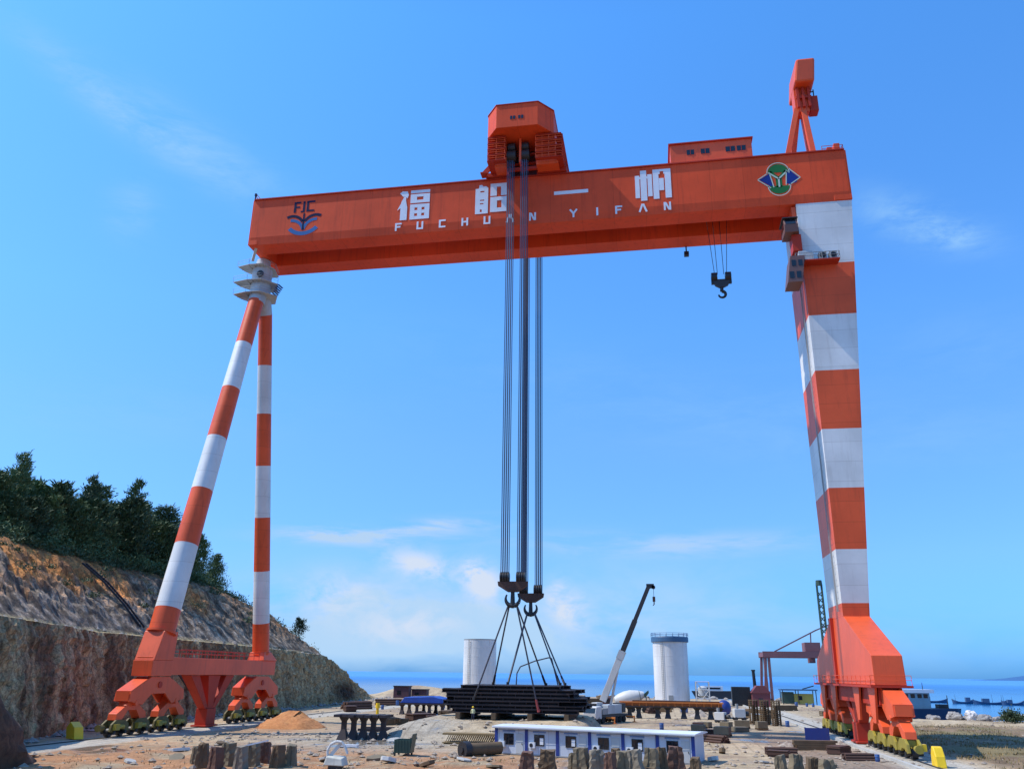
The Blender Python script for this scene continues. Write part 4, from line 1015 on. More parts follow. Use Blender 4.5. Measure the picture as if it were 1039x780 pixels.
# ------------------------------------------------------------------ concrete mixer lorry
mx = thing('mixer_lorry', (60.7, 88, 0), 'concrete mixer lorry with a white drum parked behind the truck crane', 'mixer lorry')
MB().b(55.8, 64.8, 87.0, 89.0, .95, 1.35).build('chassis', DARK, mx)
cb_ = MB().prism([(54.3, .7), (56.4, .7), (56.4, 3.1), (54.8, 3.1), (54.3, 2.1)], 1, 86.9, 89.1).build('cab', paint('maroon_cab', (.10, .04, .045), .5, .3), mx, bevel=.06)
MB().b(54.9, 55.9, 86.86, 86.895, 1.9, 2.8).build('window', GLASS, cb_)
mb = MB(); Mx = Matrix.Rotation(R(77), 4, 'Y')
mb.lathe([(.5, -3.6), (.95, -3.5), (1.35, -2.6), (1.62, -1.2), (1.62, .4), (1.2, 2.0), (.75, 3.1), (.6, 3.4)], (60.6, 88, 3.1), 32, M=Mx); mb.build('drum', PALE, mx, smooth=True)
mb = MB(); mb.lathe([(.85, 2.75), (1.05, 2.4), (1.07, 2.36), (.86, 2.72)], (60.6, 88, 3.1), 32, M=Mx); mb.build('drum_band', DGREEN, mx)
mb = MB(); mb.bar((64.4, 87.2, 1.3), (64.3, 87.2, 3.9), .2, .2); mb.bar((64.4, 88.8, 1.3), (64.3, 88.8, 3.9), .2, .2); mb.prism([(63.6, 3.8), (64.9, 4.8), (65.0, 4.2), (64.2, 3.2)], 1, 87.4, 88.6); mb.bar((64.8, 88, 3.4), (65.8, 88, 1.8), .5, .12); mb.build('chute', DGREEN, mx)
for xx in (55.4, 61.2, 62.5, 63.8):
    for yy in (87.15, 88.85): MB().cyl((xx, yy-.2, .55), (xx, yy+.2, .55), .55, .55, 20).build('wheel', TIREM, mx, smooth=True)

# ------------------------------------------------------------------ site office
of = thing('site_office', (60.2, -26.1, 0), 'long white prefabricated site office with blue posts and a row of dark windows', 'site office', rz=math.atan2(-5.9, 20.6))
OL = 21.4; nb = 6; bw = OL/nb
def ob(mb, name, mats, parent=None, **k): return mb.build(name, mats, parent or of, world=False, **k)
ob(MB().b(-OL/2, OL/2, 0, 4.4, .12, 2.62), 'wall', PANEL)
ob(MB().b(-OL/2-.05, OL/2+.05, -.06, 4.5, 0, .118), 'plinth', GREY)
ob(MB().prism([(-.45, 2.64), (4.8, 2.64), (4.8, 2.74), (2.2, 2.86), (-.45, 2.76)], 0, -OL/2-.35, OL/2+.35), 'roof', ROOFW)
ob(MB().b(-OL/2-.3, OL/2+.3, -.4, -.30, 2.56, 2.635), 'fascia', ROOFW)
for i in range(nb+1):
    x = -OL/2+i*bw; ob(MB().b(x-.17, x+.17, -.07, -.003, .12, 2.62), 'post', BLUEP)
for i in range(nb):
    x = -OL/2+(i+.42)*bw
    wf = ob(MB().b(x-.52, x+.52, -.05, -.004, 1.02, 2.0), 'window', GLASS)
    fr = MB(); fr.b(x-.58, x-.52, -.07, -.004, .96, 2.06); fr.b(x+.52, x+.58, -.07, -.004, .96, 2.06); fr.b(x-.52, x+.52, -.07, -.004, 2.0, 2.06); fr.b(x-.52, x+.52, -.07, -.004, .96, 1.02); fr.b(x-.03, x+.03, -.07, -.051, 1.02, 2.0)
    ob(fr, 'frame', DARK, wf)
    ob(MB().b(x-.75, x+.75, -.03, -.004, 2.22, 2.4), 'name_strip', paint('pale_blue_strip', (.16, .26, .48), .6, .2) if i == 0 else bpy.data.materials['pale_blue_strip'])
    if i in (1, 2, 4): ob(MB().b(x+.1, x+.5, -.12, -.072, 1.1, 1.75), 'curtain', ROOFW, wf)
for i in (0, 2, 3, 5):
    x = -OL/2+(i+.78)*bw
    dr = ob(MB().b(x-.42, x+.42, -.045, -.004, .14, 2.1), 'door', LGREY); ob(MB().b(x+.26, x+.32, -.09, -.048, 1.0, 1.15), 'handle', BLACKP, dr)
for i in (0, 1, 3, 4):
    x = -OL/2+(i+.12)*bw
    ac = MB(); ac.b(x-.02, x+.68, -.36, -.05, .75, 1.3); ac.cyl((x+.28, -.362, 1.02), (x+.28, -.38, 1.02), .2, .2, 16, 1); ob(ac, 'air_conditioner', [ROOFW, BLACKP])
ca_ = MB(); pr_ = None
for i in range(25):
    x = -OL/2+i*OL/24; p_ = (x, -.42, 2.5-.08*(i % 4 in (1, 2, 3))-.05*(i % 4 == 2))
    if pr_: ca_.cyl(pr_, p_, .02, .02, 4)
    pr_ = p_
ob(ca_, 'cable', BLACKP)

# ------------------------------------------------------------------ yard objects
def trestle(mb, x, y, z0, h, wd, a=0, th=.28):
    """hourglass stand: foot, waist, head"""
    mb.hexa([(x-wd/2, y-wd/2, z0), (x+wd/2, y-wd/2, z0), (x+wd/2, y+wd/2, z0), (x-wd/2, y+wd/2, z0)], [(x-th, y-th, z0+h*.45), (x+th, y-th, z0+h*.45), (x+th, y+th, z0+h*.45), (x-th, y+th, z0+h*.45)])
    mb.b(x-th, x+th, y-th, y+th, z0+h*.45+.002, z0+h*.8)
    mb.hexa([(x-th, y-th, z0+h*.8+.002), (x+th, y-th, z0+h*.8+.002), (x+th, y+th, z0+h*.8+.002), (x-th, y+th, z0+h*.8+.002)], [(x-th*2, y-th*2, z0+h), (x+th*2, y-th*2, z0+h), (x+th*2, y+th*2, z0+h), (x-th*2, y+th*2, z0+h)])
    return mb
DT = paint('dark_trestle_steel', (.035, .024, .026), .7, .5, (.09, .05, .035), .5)
first = None
for i in range(5):
    x, y = 27.9+i*1.33, -10.5-i*.1
    if first is None:
        first = trestle(MB(), 0, 0, 0, 2.7, 1.35).build('trestle', DT); o = first
    else: o = first.copy(); col.objects.link(o)
    o.location = (x, y, 0); tag(o, 'dark waisted steel trestle in the close row of five left of centre', 'trestle', 'row of five dark trestles')
first = None
for i in range(7):
    x = 27.5+i*.98
    if first is None: first = MB().b(-.42, .42, -1.6, 1.6, 0, .3).build('steel_slab', DT); o = first
    else: o = first.copy(); col.objects.link(o)
    o.location = (x, -10.7+U(-.3, .3), 2.705+(i % 2)*.02); o.rotation_euler = (0, U(-.06, .06)*0, U(-.1, .1)); tag(o, 'dark steel slab laid across the row of five trestles', 'steel slab', 'slabs on the row of trestles')
# blue covered platform
bt = thing('blue_platform', (19.3, 57, 0), 'bright blue covered platform on dark legs in the middle distance', 'platform')
mb = MB(); mb.prism([(15.5, 2.2), (16.4, 3.3), (22.3, 3.5), (24.2, 3.1), (24.6, 2.2)], 1, 54, 60); mb.build('cover', BLUET, bt, bevel=.1)
mb = MB(); mb.b(15.4, 24.8, 53.8, 60.2, 1.9, 2.19); mb.build('deck', DT, bt)
for xx in (15.9, 19.0, 21.6, 24.3):
    for yy in (54.4, 59.6): trestle(MB(), xx, yy, 0, 1.89, 1.0, th=.26).build('leg', DT, bt)
mb = MB(); mb.prism([(19.5, .05), (22.5, .05), (22.2, .6), (20.6, .9), (19.7, .5)], 1, 50.6, 51.6); single(mb, 'scrap_bundle', DT, 'low dark scrap lump lying under the blue covered platform', 'scrap', base=(21, 51, 0))
# long orange beam on black trestles
lb = thing('long_steel_beam', (68.5, 60, 2.1), 'long orange steel beam with dark lower edge lying on black trestles', 'steel beam')
mb = MB(); mb.b(59.6, 79.5, 59.3, 60.9, 2.1, 2.3, 1); mb.b(59.6, 79.5, 59.9, 60.3, 2.302, 2.9, 0); mb.b(59.4, 79.7, 59.3, 60.9, 2.902, 3.15, 0)
for i in range(14): mb.b(60.5+i*1.4, 60.65+i*1.4, 59.35, 59.898, 2.303, 2.9, 0)
mb.build('flanges', [ORANGE, DT], lb)
mb = MB(); mb.b(62, 79, 59.5, 60.7, 3.155, 3.35); mb.build('packing', RUST, lb)
first = None
for xx in (61.4, 63.2, 66.9, 68.9, 72.0, 74.6, 77.2, 79.0):
    if first is None: first = trestle(MB(), 0, 0, 0, 2.08, 1.3, th=.4).build('stand', BLACKP); o = first
    else: o = first.copy(); col.objects.link(o)
    o.location = (xx, 60+U(-.2, .2), 0); tag(o, 'squat black stand under the long orange beam', 'stand', 'stands under the long orange beam')
# dark open bin
bn = thing('steel_bin', (41.2, -28.2, 0), 'small dark steel bin with one raised side on open ground', 'bin')
mb = MB(); mb.b(40.3, 42.0, -29.0, -28.93, .35, 1.55); mb.b(40.3, 42.0, -27.4, -27.33, .35, 1.55); mb.b(40.3, 40.37, -28.92, -27.41, .35, 1.55)
mb.hexa([(41.93, -28.92, .35), (42.0, -28.92, .35), (42.0, -27.41, .35), (41.93, -27.41, .35)], [(42.2, -28.92, 2.1), (42.27, -28.92, 2.1), (42.27, -27.41, 2.1), (42.2, -27.41, 2.1)])
mb.b(40.3, 42.0, -29.0, -27.33, .28, .348)
for i in range(6): mb.b(40.4+i*.31, 40.46+i*.31, -29.06, -29.003, .3, 1.55)
mb.build('body', DGREEN, bn)
for xx in (40.4, 41.8):
    for yy in (-28.9, -27.5): MB().b(xx-.08, xx+.08, yy-.08, yy+.08, 0, .279).build('leg', DARK, bn)
# rusty cylinder beside the office
rc = thing('steel_drum', (48.0, -27.9, 0), 'rusty steel cylinder with a dark end lying on its side left of the office', 'cylinder')
mb = MB().cyl((47.4, -28.6, .72), (47.9, -28.0, .72), .78, .78, 28); mb.cyl((47.3, -28.72, .72), (47.42, -28.58, .72), .3, .3, 16); mb.build('flange', DARK, rc, smooth=True)
mb = MB().cyl((47.9, -28.0, .70), (50.6, -24.9, .70), .62, .62, 28); mb.build('shell', CONCB, rc, smooth=True)
# rebar strip and lattice frames
rb = NT('rusty_bars').m; rb = RUST
mb = MB()
for i in range(26): mb.bar((37.2+i*.26, 4.2, .05+0), (37.7+i*.26, 4.4, 1.0), .08, .08)
for i in range(26): mb.bar((37.2+i*.26, 5.6, .05+0), (37.7+i*.26, 5.4, 1.0), .08, .08)
mb.b(36.9, 44.3, 4.0, 5.8, .95, 1.15); mb.b(36.9, 44.3, 4.0, 5.8, .02, .14)
for v in range(len(mb.v)): mb.v[v] = (mb.v[v][0]+4.6, mb.v[v][1]-17.5, mb.v[v][2]+.12)
single(mb, 'rebar_cage', paint('golden_rust', (.26, .17, .07), .8, .5, (.08, .05, .03), .6), 'long low golden brown rebar cage lying left of the office roof', 'rebar cage', base=(45, -12.6, 0))
mb = MB()
for i in range(12): mb.bar((26.6+i*.55, 50, .05), (27.5+i*.55, 50, 2.6), .14, .14)
mb.b(26.3, 34.2, 49.9, 50.1, 2.5, 2.65); mb.b(26.3, 34.2, 49.9, 50.1, .1, .25)
single(mb, 'rebar_grid', bpy.data.materials['golden_rust'], 'slanting lattice of rusty golden bars beside the dark beam stack', 'rebar grid', base=(30, 50, 0))
mb = MB()
for k in range(3): mb.bar((24.3+.3*k, 5+.5*k, .2+.1*k), (33.6+.2*k, 6.2+.5*k, .2+.1*k), .45, .32)
single(mb, 'steel_scrap', DT, 'flat dark bundle of bars lying in front of the blue platform', 'scrap', base=(28.5, 5.5, 0))
mb = MB(); mb.path([(24, 36, .35), (33, 37.2, .35), (45, 38.6, .35)], .3, 10)
single(mb, 'pipe', DT, 'long thin dark pipe lying across the yard before the lattice frame', 'pipe', base=(34, 37, 0))
mb = MB(); mb.b(31.4, 33.6, -21.3, -20.6, .06, .3); single(mb, 'white_plank', ROOFW, 'long white plank lying flat in front of the row of trestles', 'plank', base=(32.5, -21, 0))
# sand pile
mb = MB(); n_ = 40; rings = 16; vs = []
for r_ in range(rings+1):
    t_ = r_/rings
    for i in range(n_):
        a = 2*PI*i/n_; rr = t_*(5.2+.8*noise.noise(Vector((math.cos(a)*1.3, math.sin(a)*1.3, .3))))
        x = 12.6+rr*math.cos(a)*1.12+.9*(1-t_)*math.sin(3*a+t_*2); y = 9+rr*math.sin(a)*1.0
        z = 2.5*(1-t_)**.9*(1+.25*noise.noise(Vector((x*.3, y*.3, 8))))+.45*noise.fractal(Vector((x*.7, y*.7, 1)), 1, 2, 5)*(1-abs(2*t_-1)*.6)-.2*t_
        vs.append((x, y, z if t_ < 1 else -.4))
fs = [(r_*n_+i, r_*n_+(i+1) % n_, (r_+1)*n_+(i+1) % n_, (r_+1)*n_+i) for r_ in range(rings) for i in range(n_)]
mb.add(vs, fs); single(mb, 'sand_pile', SAND, 'orange sand pile beside the far left bogies of the crane', 'sand pile', base=(12.6, 9, 0), smooth=True)
# yellow pieces
mb = MB().prism([(-1.3, .0), (1.0, .0), (1.4, 1.2), (.5, 1.9), (-.8, 1.3)], 0, -.55, .55)
o = mb.build('yellow_block', paint('chrome_yellow_paint', (.95, .50, .012), .45, .1), bevel=.06); o.location = (-2.4, -20.5, .05); o.rotation_euler.z = R(60); tag(o, 'tilted bright yellow steel block on the ground beside the cliff foot', 'block')
yb_ = thing('yellow_rail_buffer', (94.0, -24.2, 0), 'bright yellow rail end buffer in front of the rigid leg bogies', 'rail buffer')
MB().prism([(-25.1, 0), (-23.3, 0), (-23.45, 1.2), (-23.9, 1.9), (-24.4, 1.8), (-24.9, 1.0)], 0, 93.6, 94.5).build('body', YEL, yb_, bevel=.08)
MB().cyl((94.0, -23.35, 1.3), (94.0, -22.5, 1.3), .28, .28, 16).build('bumper', DARK, yb_)
for (x, y, h, lb_) in ((15.5, 40, 2.6, 'thin yellow marker post on the yard edge right of the cliff'), (-3.5, -20, 1.0, None)):
    if lb_:
        mb = MB(); mb.cyl((x, y, 0), (x, y, h), .30, .22, 10); mb.cyl((x, y, h-.9), (x, y, h), .42, .34, 12); mb.cyl((x, y, 0), (x, y, .3), .6, .5, 12); single(mb, 'marker_post', YEL, lb_, 'post', base=(x, y, 0))
# pale arched scrap in the foreground
wh = thing('white_scrap_frame', (38.9, -41.5, 0), 'pale bent frame standing on a battered cream box in the left foreground', 'scrap')
mb = MB(); pts = [(38.1, -41.6, .9), (38.05, -41.6, 1.45), (38.3, -41.55, 1.95), (38.8, -41.5, 2.2), (39.3, -41.5, 2.15), (39.6, -41.5, 1.8), (39.9, -41.5, 1.2)]
mb.path(pts, .12, 8); mb.bar((38.3, -41.5, 1.0), (39.2, -41.3, 2.1), .1, .3); mb.build('bent_frame', PALE, wh, smooth=True)
MB().hexa([(38.0, -42.3, .3), (39.8, -42.2, .25), (39.9, -41.0, .25), (38.0, -41.0, .3)], [(38.2, -42.2, 1.0), (39.6, -42.1, .85), (39.7, -41.1, 1.0), (38.1, -41.1, 1.1)]).build('box', paint('cream_metal', (.60, .56, .46), .6, .6, (.25, .2, .12), .5), wh, bevel=.08)
MB().b(38.4, 39.5, -42.1, -41.2, 0, .248).build('base', DARK, wh)
mb = MB().bar((31.0, -44.6, 1.75), (33.6, -44.4, 2.35), .35, .12); single(mb, 'white_board', ROOFW, 'white board leaning across the left row of weathered blocks', 'board', base=(32, -44.5, 1.7))
# blue drum, pale pump gear, rebar columns, pallets right of centre
bd = thing('blue_tank', (80.4, 68, 0), 'round bright blue tank among the clutter right of the white tower section', 'tank')
MB().lathe([(.2, .6), (1.0, .8), (1.35, 1.4), (1.4, 2.2), (1.1, 3.0), (.5, 3.4), (.2, 3.45)], (80.4, 68, 0), 28).build('shell', BLUEP, bd, smooth=True)
MB().b(79.3, 81.5, 67, 69, .02, .62).build('cradle', DARK, bd)
for k, (x, y, lb_) in enumerate(((82.6, 60, 'pale grey pump unit standing just right of the blue tank'), (84.9, 52, 'pale grey pump unit nearest the brown rebar columns'), (78.4, 50, 'pale grey pump unit below and left of the blue tank'))):
    if k == 0:
        P0 = thing('pump_unit', (0, 0, 0), 'x', 'pump unit')
        MB().b(-1.1, 1.1, -.8, .8, .5, 2.1).build('casing', PALE, P0, bevel=.08)
        MB().cyl((-.4, -.2, 2.1), (-.4, -.2, 3.0), .3, .3, 14).build('stack', GREY, P0)
        MB().cyl((1.1, 0, 1.2), (1.9, 0, 1.2), .45, .45, 16).build('pump_head', DARK, P0)
        mb = MB(); mb.b(-1.2, 1.6, -.7, -.5, .3, .49); mb.b(-1.2, 1.6, .5, .7, .3, .49)
        for xx in (-.8, .9):
            for yy in (-.75, .75): mb.cyl((xx, yy-.12, .3), (xx, yy+.12, .3), .3, .3, 14)
        mb.build('skid', DARK, P0); P = P0
    else: P = copy_tree(P0)
    P.location = (x, y, 0); P.rotation_euler.z = U(-1, 1); P.scale = ((1.0, .75, .85)[k],)*3; tag(P, lb_, 'pump unit', 'pump units')
RC = MB()
for i in range(10):
    a = 2*PI*i/10; RC.cyl((.75*math.cos(a), .75*math.sin(a), 0), (.75*math.cos(a), .75*math.sin(a), 4.2), .07, .07, 5)
for i in range(12): RC.lathe([(.78, 0), (.84, 0), (.84, .08), (.78, .08)], (0, 0, .2+i*.34), 16)
RC.cyl((0, 0, 0), (0, 0, 3.2), .42, .3, 12)
rc0 = RC.build('rebar_column', CONCB)
for k, (x, y, lb_) in enumerate(((84.0, 46, 'left brown rebar column of the three standing by the haul road'), (85.8, 45, 'middle brown rebar column of the three standing by the haul road'), (87.5, 43, 'right brown rebar column of the three standing by the haul road'))):
    o = rc0 if k == 0 else rc0.copy()
    if k: col.objects.link(o)
    o.location = (x, y, 0); tag(o, lb_, 'rebar column', 'standing rebar columns')
plp = MB()
for i in range(5): plp.b(-1+i*.45, -.7+i*.45, -.9, .9, .5, .58)
for yy in (-.85, 0, .75): plp.b(-1, 1.1, yy, yy+.12, .3, .49)
plp.b(-.95, 1.05, -.8, .8, .582, 1.5, 1)
p0 = plp.build('loaded_pallet', [CONCB, CONC])
for k in range(9):
    x, y = ((73, 20), (76.5, 22), (79.5, 24), (74.6, 33), (78.3, 36), (71.6, 10), (76, 12), (80.6, 33), (83.4, 30))[k]
    o = p0 if k == 0 else p0.copy()
    if k: col.objects.link(o)
    o.location = (x, y, -.28); o.rotation_euler.z = U(-.6, .6); o.scale = (U(.7, 1.2), U(.7, 1.1), U(.6, 1.1)); tag(o, 'brown loaded pallet among the clutter behind the office', 'pallet', 'loaded pallets behind the office')
# blue hoarding panel
bh = thing('blue_hoarding', (87.1, 1, 0), 'deep blue site hoarding panel on the brown ground left of the rigid leg', 'hoarding')
MB().b(85.6, 88.6, .9, 1.0, .5, 2.0).build('panel', BLUEP, bh)
for xx in (85.7, 88.5): MB().b(xx-.08, xx+.08, 1.003, 1.15, 0, 2.05).build('post', DARK, bh)
# scaffold next to the blue-ringed tower
sc0 = thing('scaffold_tower', (79.6, 134, 0), 'pale scaffold frame with a small tank beside the blue-ringed tower section', 'scaffold')
mb = MB()
for xx in (77.6, 81.2):
    for yy in (132.4, 136): mb.cyl((xx, yy, 0), (xx, yy, 6.6), .14, .14, 6)
for z in (2.2, 4.4, 6.5):
    mb.cyl((77.6, 132.4, z), (81.2, 132.4, z), .1, .1, 6); mb.cyl((77.6, 136, z), (81.2, 136, z), .1, .1, 6); mb.cyl((77.6, 132.4, z), (77.6, 136, z), .1, .1, 6); mb.cyl((81.2, 132.4, z), (81.2, 136, z), .1, .1, 6)
mb.cyl((77.6, 132.4, 0), (81.2, 132.4, 4.4), .1, .1, 6); mb.cyl((81.2, 132.4, 2.2), (77.6, 132.4, 6.5), .1, .1, 6)
mb.build('frame', PALE, sc0)
MB().lathe([(.4, 2.3), (1.3, 2.8), (1.3, 4.9), (.4, 5.4)], (79.4, 134.2, 0), 20).build('tank', LGREY, sc0, smooth=True)

# distant yard: black container, maroon shed, chimney, cabin with blue canopy
ct = thing('black_container', (90.6, 146, 0), 'black shipping container standing before the maroon shed near the shore', 'container')
mb = MB(); mb.b(88.2, 93.4, 144, 147, .1, 5.2)
mb.build('body', DARK, ct)
mb = MB()
for i in range(16): mb.b(88.3+i*.32, 88.45+i*.32, 143.92, 143.997, .3, 5.0)
mb.build('corrugation', BLACKP, ct)
sh = thing('maroon_shed', (95.8, 143, 0), 'small maroon shed with pitched roof beside the black container', 'shed')
MB().b(93.6, 98.6, 141, 146, 0, 3.6).build('wall', paint('maroon_wall', (.19, .045, .05), .7, .4), sh)
MB().prism([(93.3, 3.6), (98.9, 3.6), (97.2, 5.6), (95.0, 5.6)], 1, 140.8, 146.2).build('roof', bpy.data.materials['maroon_wall'], sh)
MB().b(95.2, 96.4, 140.93, 140.997, .1, 2.2).build('door', DARK, sh)
mb = MB().cyl((95.6, 150, 0), (95.3, 150, 9.6), .55, .45, 14); mb.cyl((95.3, 150, 9.6), (95.3, 150, 10), .6, .6, 14)
single(mb, 'chimney_pipe', BLACKP, 'tall black pipe standing up behind the maroon shed', 'pipe', base=(95.6, 150, 0))
yc_ = thing('canopy_cabin', (111, 170, 0), 'small yellow cabin under a flat blue canopy near the distant crane', 'cabin')
MB().b(109.0, 114.8, 168, 172, .2, 3.1).build('wall', paint('dull_yellow_wall', (.42, .36, .08), .7, .4), yc_)
MB().b(105.6, 109.0, 168.4, 171.6, .2, 3.6).build('engine_housing', DGREEN, yc_)
MB().b(105.0, 116.0, 166.8, 173.2, 4.1, 4.45).build('canopy', paint('steel_blue_roof', (.03, .10, .22), .5, .3), yc_)
for xx in (105.5, 110.2, 115.5):
    for yy in (167.2, 172.8): MB().b(xx-.12, xx+.12, yy-.12, yy+.12, 0, 4.09).build('post', DARK, yc_)
MB().b(110.2, 111.4, 167.93, 167.997, 1.3, 2.5).build('window', GLASS, yc_)
mb = MB(); mb.bar((112, 170, 4.5), (115.5, 170, 5.5), .3, .3); mb.build('antenna_arm', DARK, yc_)

# small containers on the far left shore mound
for k, (x, y, z, s_, lb_) in enumerate(((-13.5, 152, .1, 1, 'dark maroon cabin stacked high at the far end of the cliff'), (-9.0, 157, .1, .72, 'low dark maroon cabin right of the taller one at the cliff end'))):
    o = thing('far_cabin', (x, y, z), lb_, 'cabin', 'far maroon cabins')
    mm = paint('dark_maroon', (.08, .035, .045), .7, .5, (.03, .02, .02), .4) if k == 0 else bpy.data.materials['dark_maroon']
    MB().b(x-2.6, x+2.4, y-1.5, y+1.5, z, z+3.6*s_).build('wall', mm, o)
    MB().b(x-2.8, x+2.6, y-1.7, y+1.7, z+3.6*s_+.002, z+3.6*s_+.25).build('roof', DARK, o)
    MB().b(x-1.4, x-.2, y-1.55, y-1.505, z+1.2*s_, z+2.4*s_).build('window', GLASS, o)
# low white-decked barge behind the tower clutter
bg_ = thing('white_barge', (90, 236, -2), 'low barge with a white deckhouse lying beyond the clutter right of the tower', 'barge')
MB().prism([(80, 2.2), (81.5, -.4), (98.5, -.4), (100, 2.4), (99.5, 2.6), (80, 2.4)], 1, 233, 238, ).build('hull', DARK, bg_)
MB().b(84, 92, 234, 237, 2.5, 4.3).build('deckhouse', ROOFW, bg_)
MB().b(85, 91, 233.95, 233.997, 3.2, 3.8).build('window', GLASS, bg_)

# ------------------------------------------------------------------ distant portal crane
pc = thing('distant_portal_crane', (112, 190, 0), 'faded red portal crane far away beside the rigid leg', 'portal crane')
for yy in (186, 198):
    for (xa, xb) in ((102.2, 103.0), (104.4, 104.0)): MB().bar((xa+.2, yy, 0), (xb+.5, yy, 14.6), .85, .85).build('leg', PINK, pc)
    MB().bar((127.5, yy, 0), (126.5, yy, 14.6), 1.2, 1.2).build('leg', PINK, pc)
mb = MB()
for yy in (186, 198): mb.b(102.6, 131, yy-.6, yy+.6, 14.3, 16.2)
mb.build('main_beam', PINK, pc)
for xx in (103.2, 126.6): MB().b(xx-.5, xx+.5, 186.6, 197.4, 14.5, 15.9).build('cross_beam', PINK, pc)
mb = MB(); mb.b(102.4, 104.6, 184.8, 199.2, 0.02, 1.1); mb.b(126.3, 128.6, 184.8, 199.2, .02, 1.1); mb.build('sill', DARK, pc)
mb = MB(); mb.b(116.8, 121.8, 186.5, 193, 16.3, 19.2); mb.b(117.8, 119.8, 187, 190, 12.6, 14.2); mb.build('trolley_house', PINK, pc)
mb = MB()
mb.bar((106.8, 187.5, 16.2), (121, 187.5, 23.2), .42, .42); mb.bar((118.8, 187.5, 16.3), (119.2, 187.5, 22.4), .35, .35); mb.bar((121, 187.5, 23.2), (126, 187.5, 25.2), .4, .4)
mb.build('jib', PINK, pc)

mt_ = thing('lattice_mast', (100.2, 60, 0), 'thin dark green mast rising just behind the rigid leg foot', 'mast')
mb = MB()
for dx, dy in ((-.45, -.45), (.45, -.45), (.45, .45), (-.45, .45)): mb.cyl((100.2+dx, 60+dy, 0), (100.2+dx, 60+dy, 25.6), .13, .13, 6)
for i in range(20):
    z = .6+i*1.2; q = [(-.45, -.45), (.45, -.45), (.45, .45), (-.45, .45)]
    for j in range(4): a_ = q[j]; b_ = q[(j+1) % 4]; mb.cyl((100.2+a_[0], 60+a_[1], z), (100.2+b_[0], 60+b_[1], z+1.2), .09, .09, 5)
mb.cyl((100.2, 60, 25.6), (100.2, 60, 26.6), .7, .6, 10)
mb.build('lattice', DGREEN, mt_)
MB().b(99.0, 101.4, 58.8, 61.2, -.3, .8).build('base', CONCP, mt_)

# ------------------------------------------------------------------ boats
wb = thing('workboat', (130, 110, -2), 'navy hulled workboat with a white roofed wheelhouse moored right of the rigid leg', 'boat')
mb = MB(); 
hullp = [(-11, -3.0), (7, -3.0), (10.5, -1.6), (12, 0), (10.5, 1.6), (7, 3.0), (-11, 3.0)]
Mh = Matrix.Translation((127.6, 110.5, 0)) @ Matrix.Rotation(R(4), 4, 'Z')
bt_ = [Mh @ Vector((a*.93, b*.85, -2.3)) for a, b in hullp]; tp_ = [Mh @ Vector((a, b, 1.0+(.35 if a > 6 else 0))) for a, b in hullp]
nn = len(hullp); mb.add(bt_+tp_, [tuple(range(nn-1, -1, -1)), tuple(range(nn, 2*nn))]+[(i, (i+1) % nn, nn+(i+1) % nn, nn+i) for i in range(nn)])
mb.build('hull', paint('navy_hull', (.018, .035, .075), .5, .4, (.04, .03, .03), .4), wb, bevel=.06)
def wbx(c, d, nm, m_, par=None, **k):
    q = MB().bx(c, d); q.v = [tuple(Mh @ Vector(v)) for v in q.v]; return q.build(nm, m_, par or wb, **k)
wh_ = wbx((1.0, 0, 2.9), (6.5, 4.2, 3.8), 'wheelhouse', paint('sea_green_cabin', (.30, .38, .40), .5, .3), bevel=.05)
wbx((1.0, 0, 5.2), (8.4, 5.4, .8), 'roof', ROOFW, wh_)
for xx in (-1.3, .3, 1.9, 3.3): wbx((xx, -2.13, 4.1), (1.0, .05, .9), 'window', GLASS, wh_)
mb = MB(); q = Mh @ Vector((3.6, 0, 5.6)); mb.cyl(q, q+Vector((0, 0, 1.6)), .09, .06, 6); q = Mh @ Vector((9, 0, 1.3)); mb.cyl(q, q+Vector((0, 0, 3.0)), .12, .08, 6); mb.build('mast', DARK, wb)
wbx((7.5, 0, 1.7), (2.2, 2.4, 1.1), 'winch', DARK)
def fboat(x, y, L, lb_, seed):
    rr = random.Random(seed); o = thing('fishing_boat', (x, y, -2), lb_, 'boat', 'far fishing boats')
    mb = MB(); n_ = 12; P = []
    for i in range(n_+1):
        t_ = i/n_*2-1; wd = 1.3*(1-abs(t_)**2.6)+.05; sh_ = .75+1.25*abs(t_)**2.4
        P.append([(x+t_*L/2, y-wd, -2+sh_), (x+t_*L/2*.93, y-wd*.6, -2.2), (x+t_*L/2*.93, y+wd*.6, -2.2), (x+t_*L/2, y+wd, -2+sh_)])
    vs = [p for q in P for p in q]; fs = []
    for i in range(n_):
        for k in range(4): fs.append((4*i+k, 4*i+(k+1) % 4, 4*i+4+(k+1) % 4, 4*i+4+k))
    fs += [(0, 1, 2, 3), (4*n_+3, 4*n_+2, 4*n_+1, 4*n_)]
    mb.add(vs, fs); mb.build('hull', paint('far_haze_hull', (.06, .12, .22), .6, .2) if 'far_haze_hull' not in bpy.data.materials else bpy.data.materials['far_haze_hull'], o)  # bluish distance haze mixed into the hull colour
    cx_ = x+rr.uniform(-.25, .25)*L; hm = bpy.data.materials['far_haze_hull']
    MB().b(cx_-L*.1, cx_+L*.1, y-.8, y+.8, -1.3, .1+rr.uniform(0, .5)).build('deckhouse', hm, o)
    mb = MB()
    for k in range(rr.choice((1, 2))):
        mx_ = x+rr.uniform(-.4, .4)*L; mb.cyl((mx_, y, -1.3), (mx_, y, rr.uniform(1.2, 2.6)), .09, .05, 5)
    mb.build('mast', hm, o)
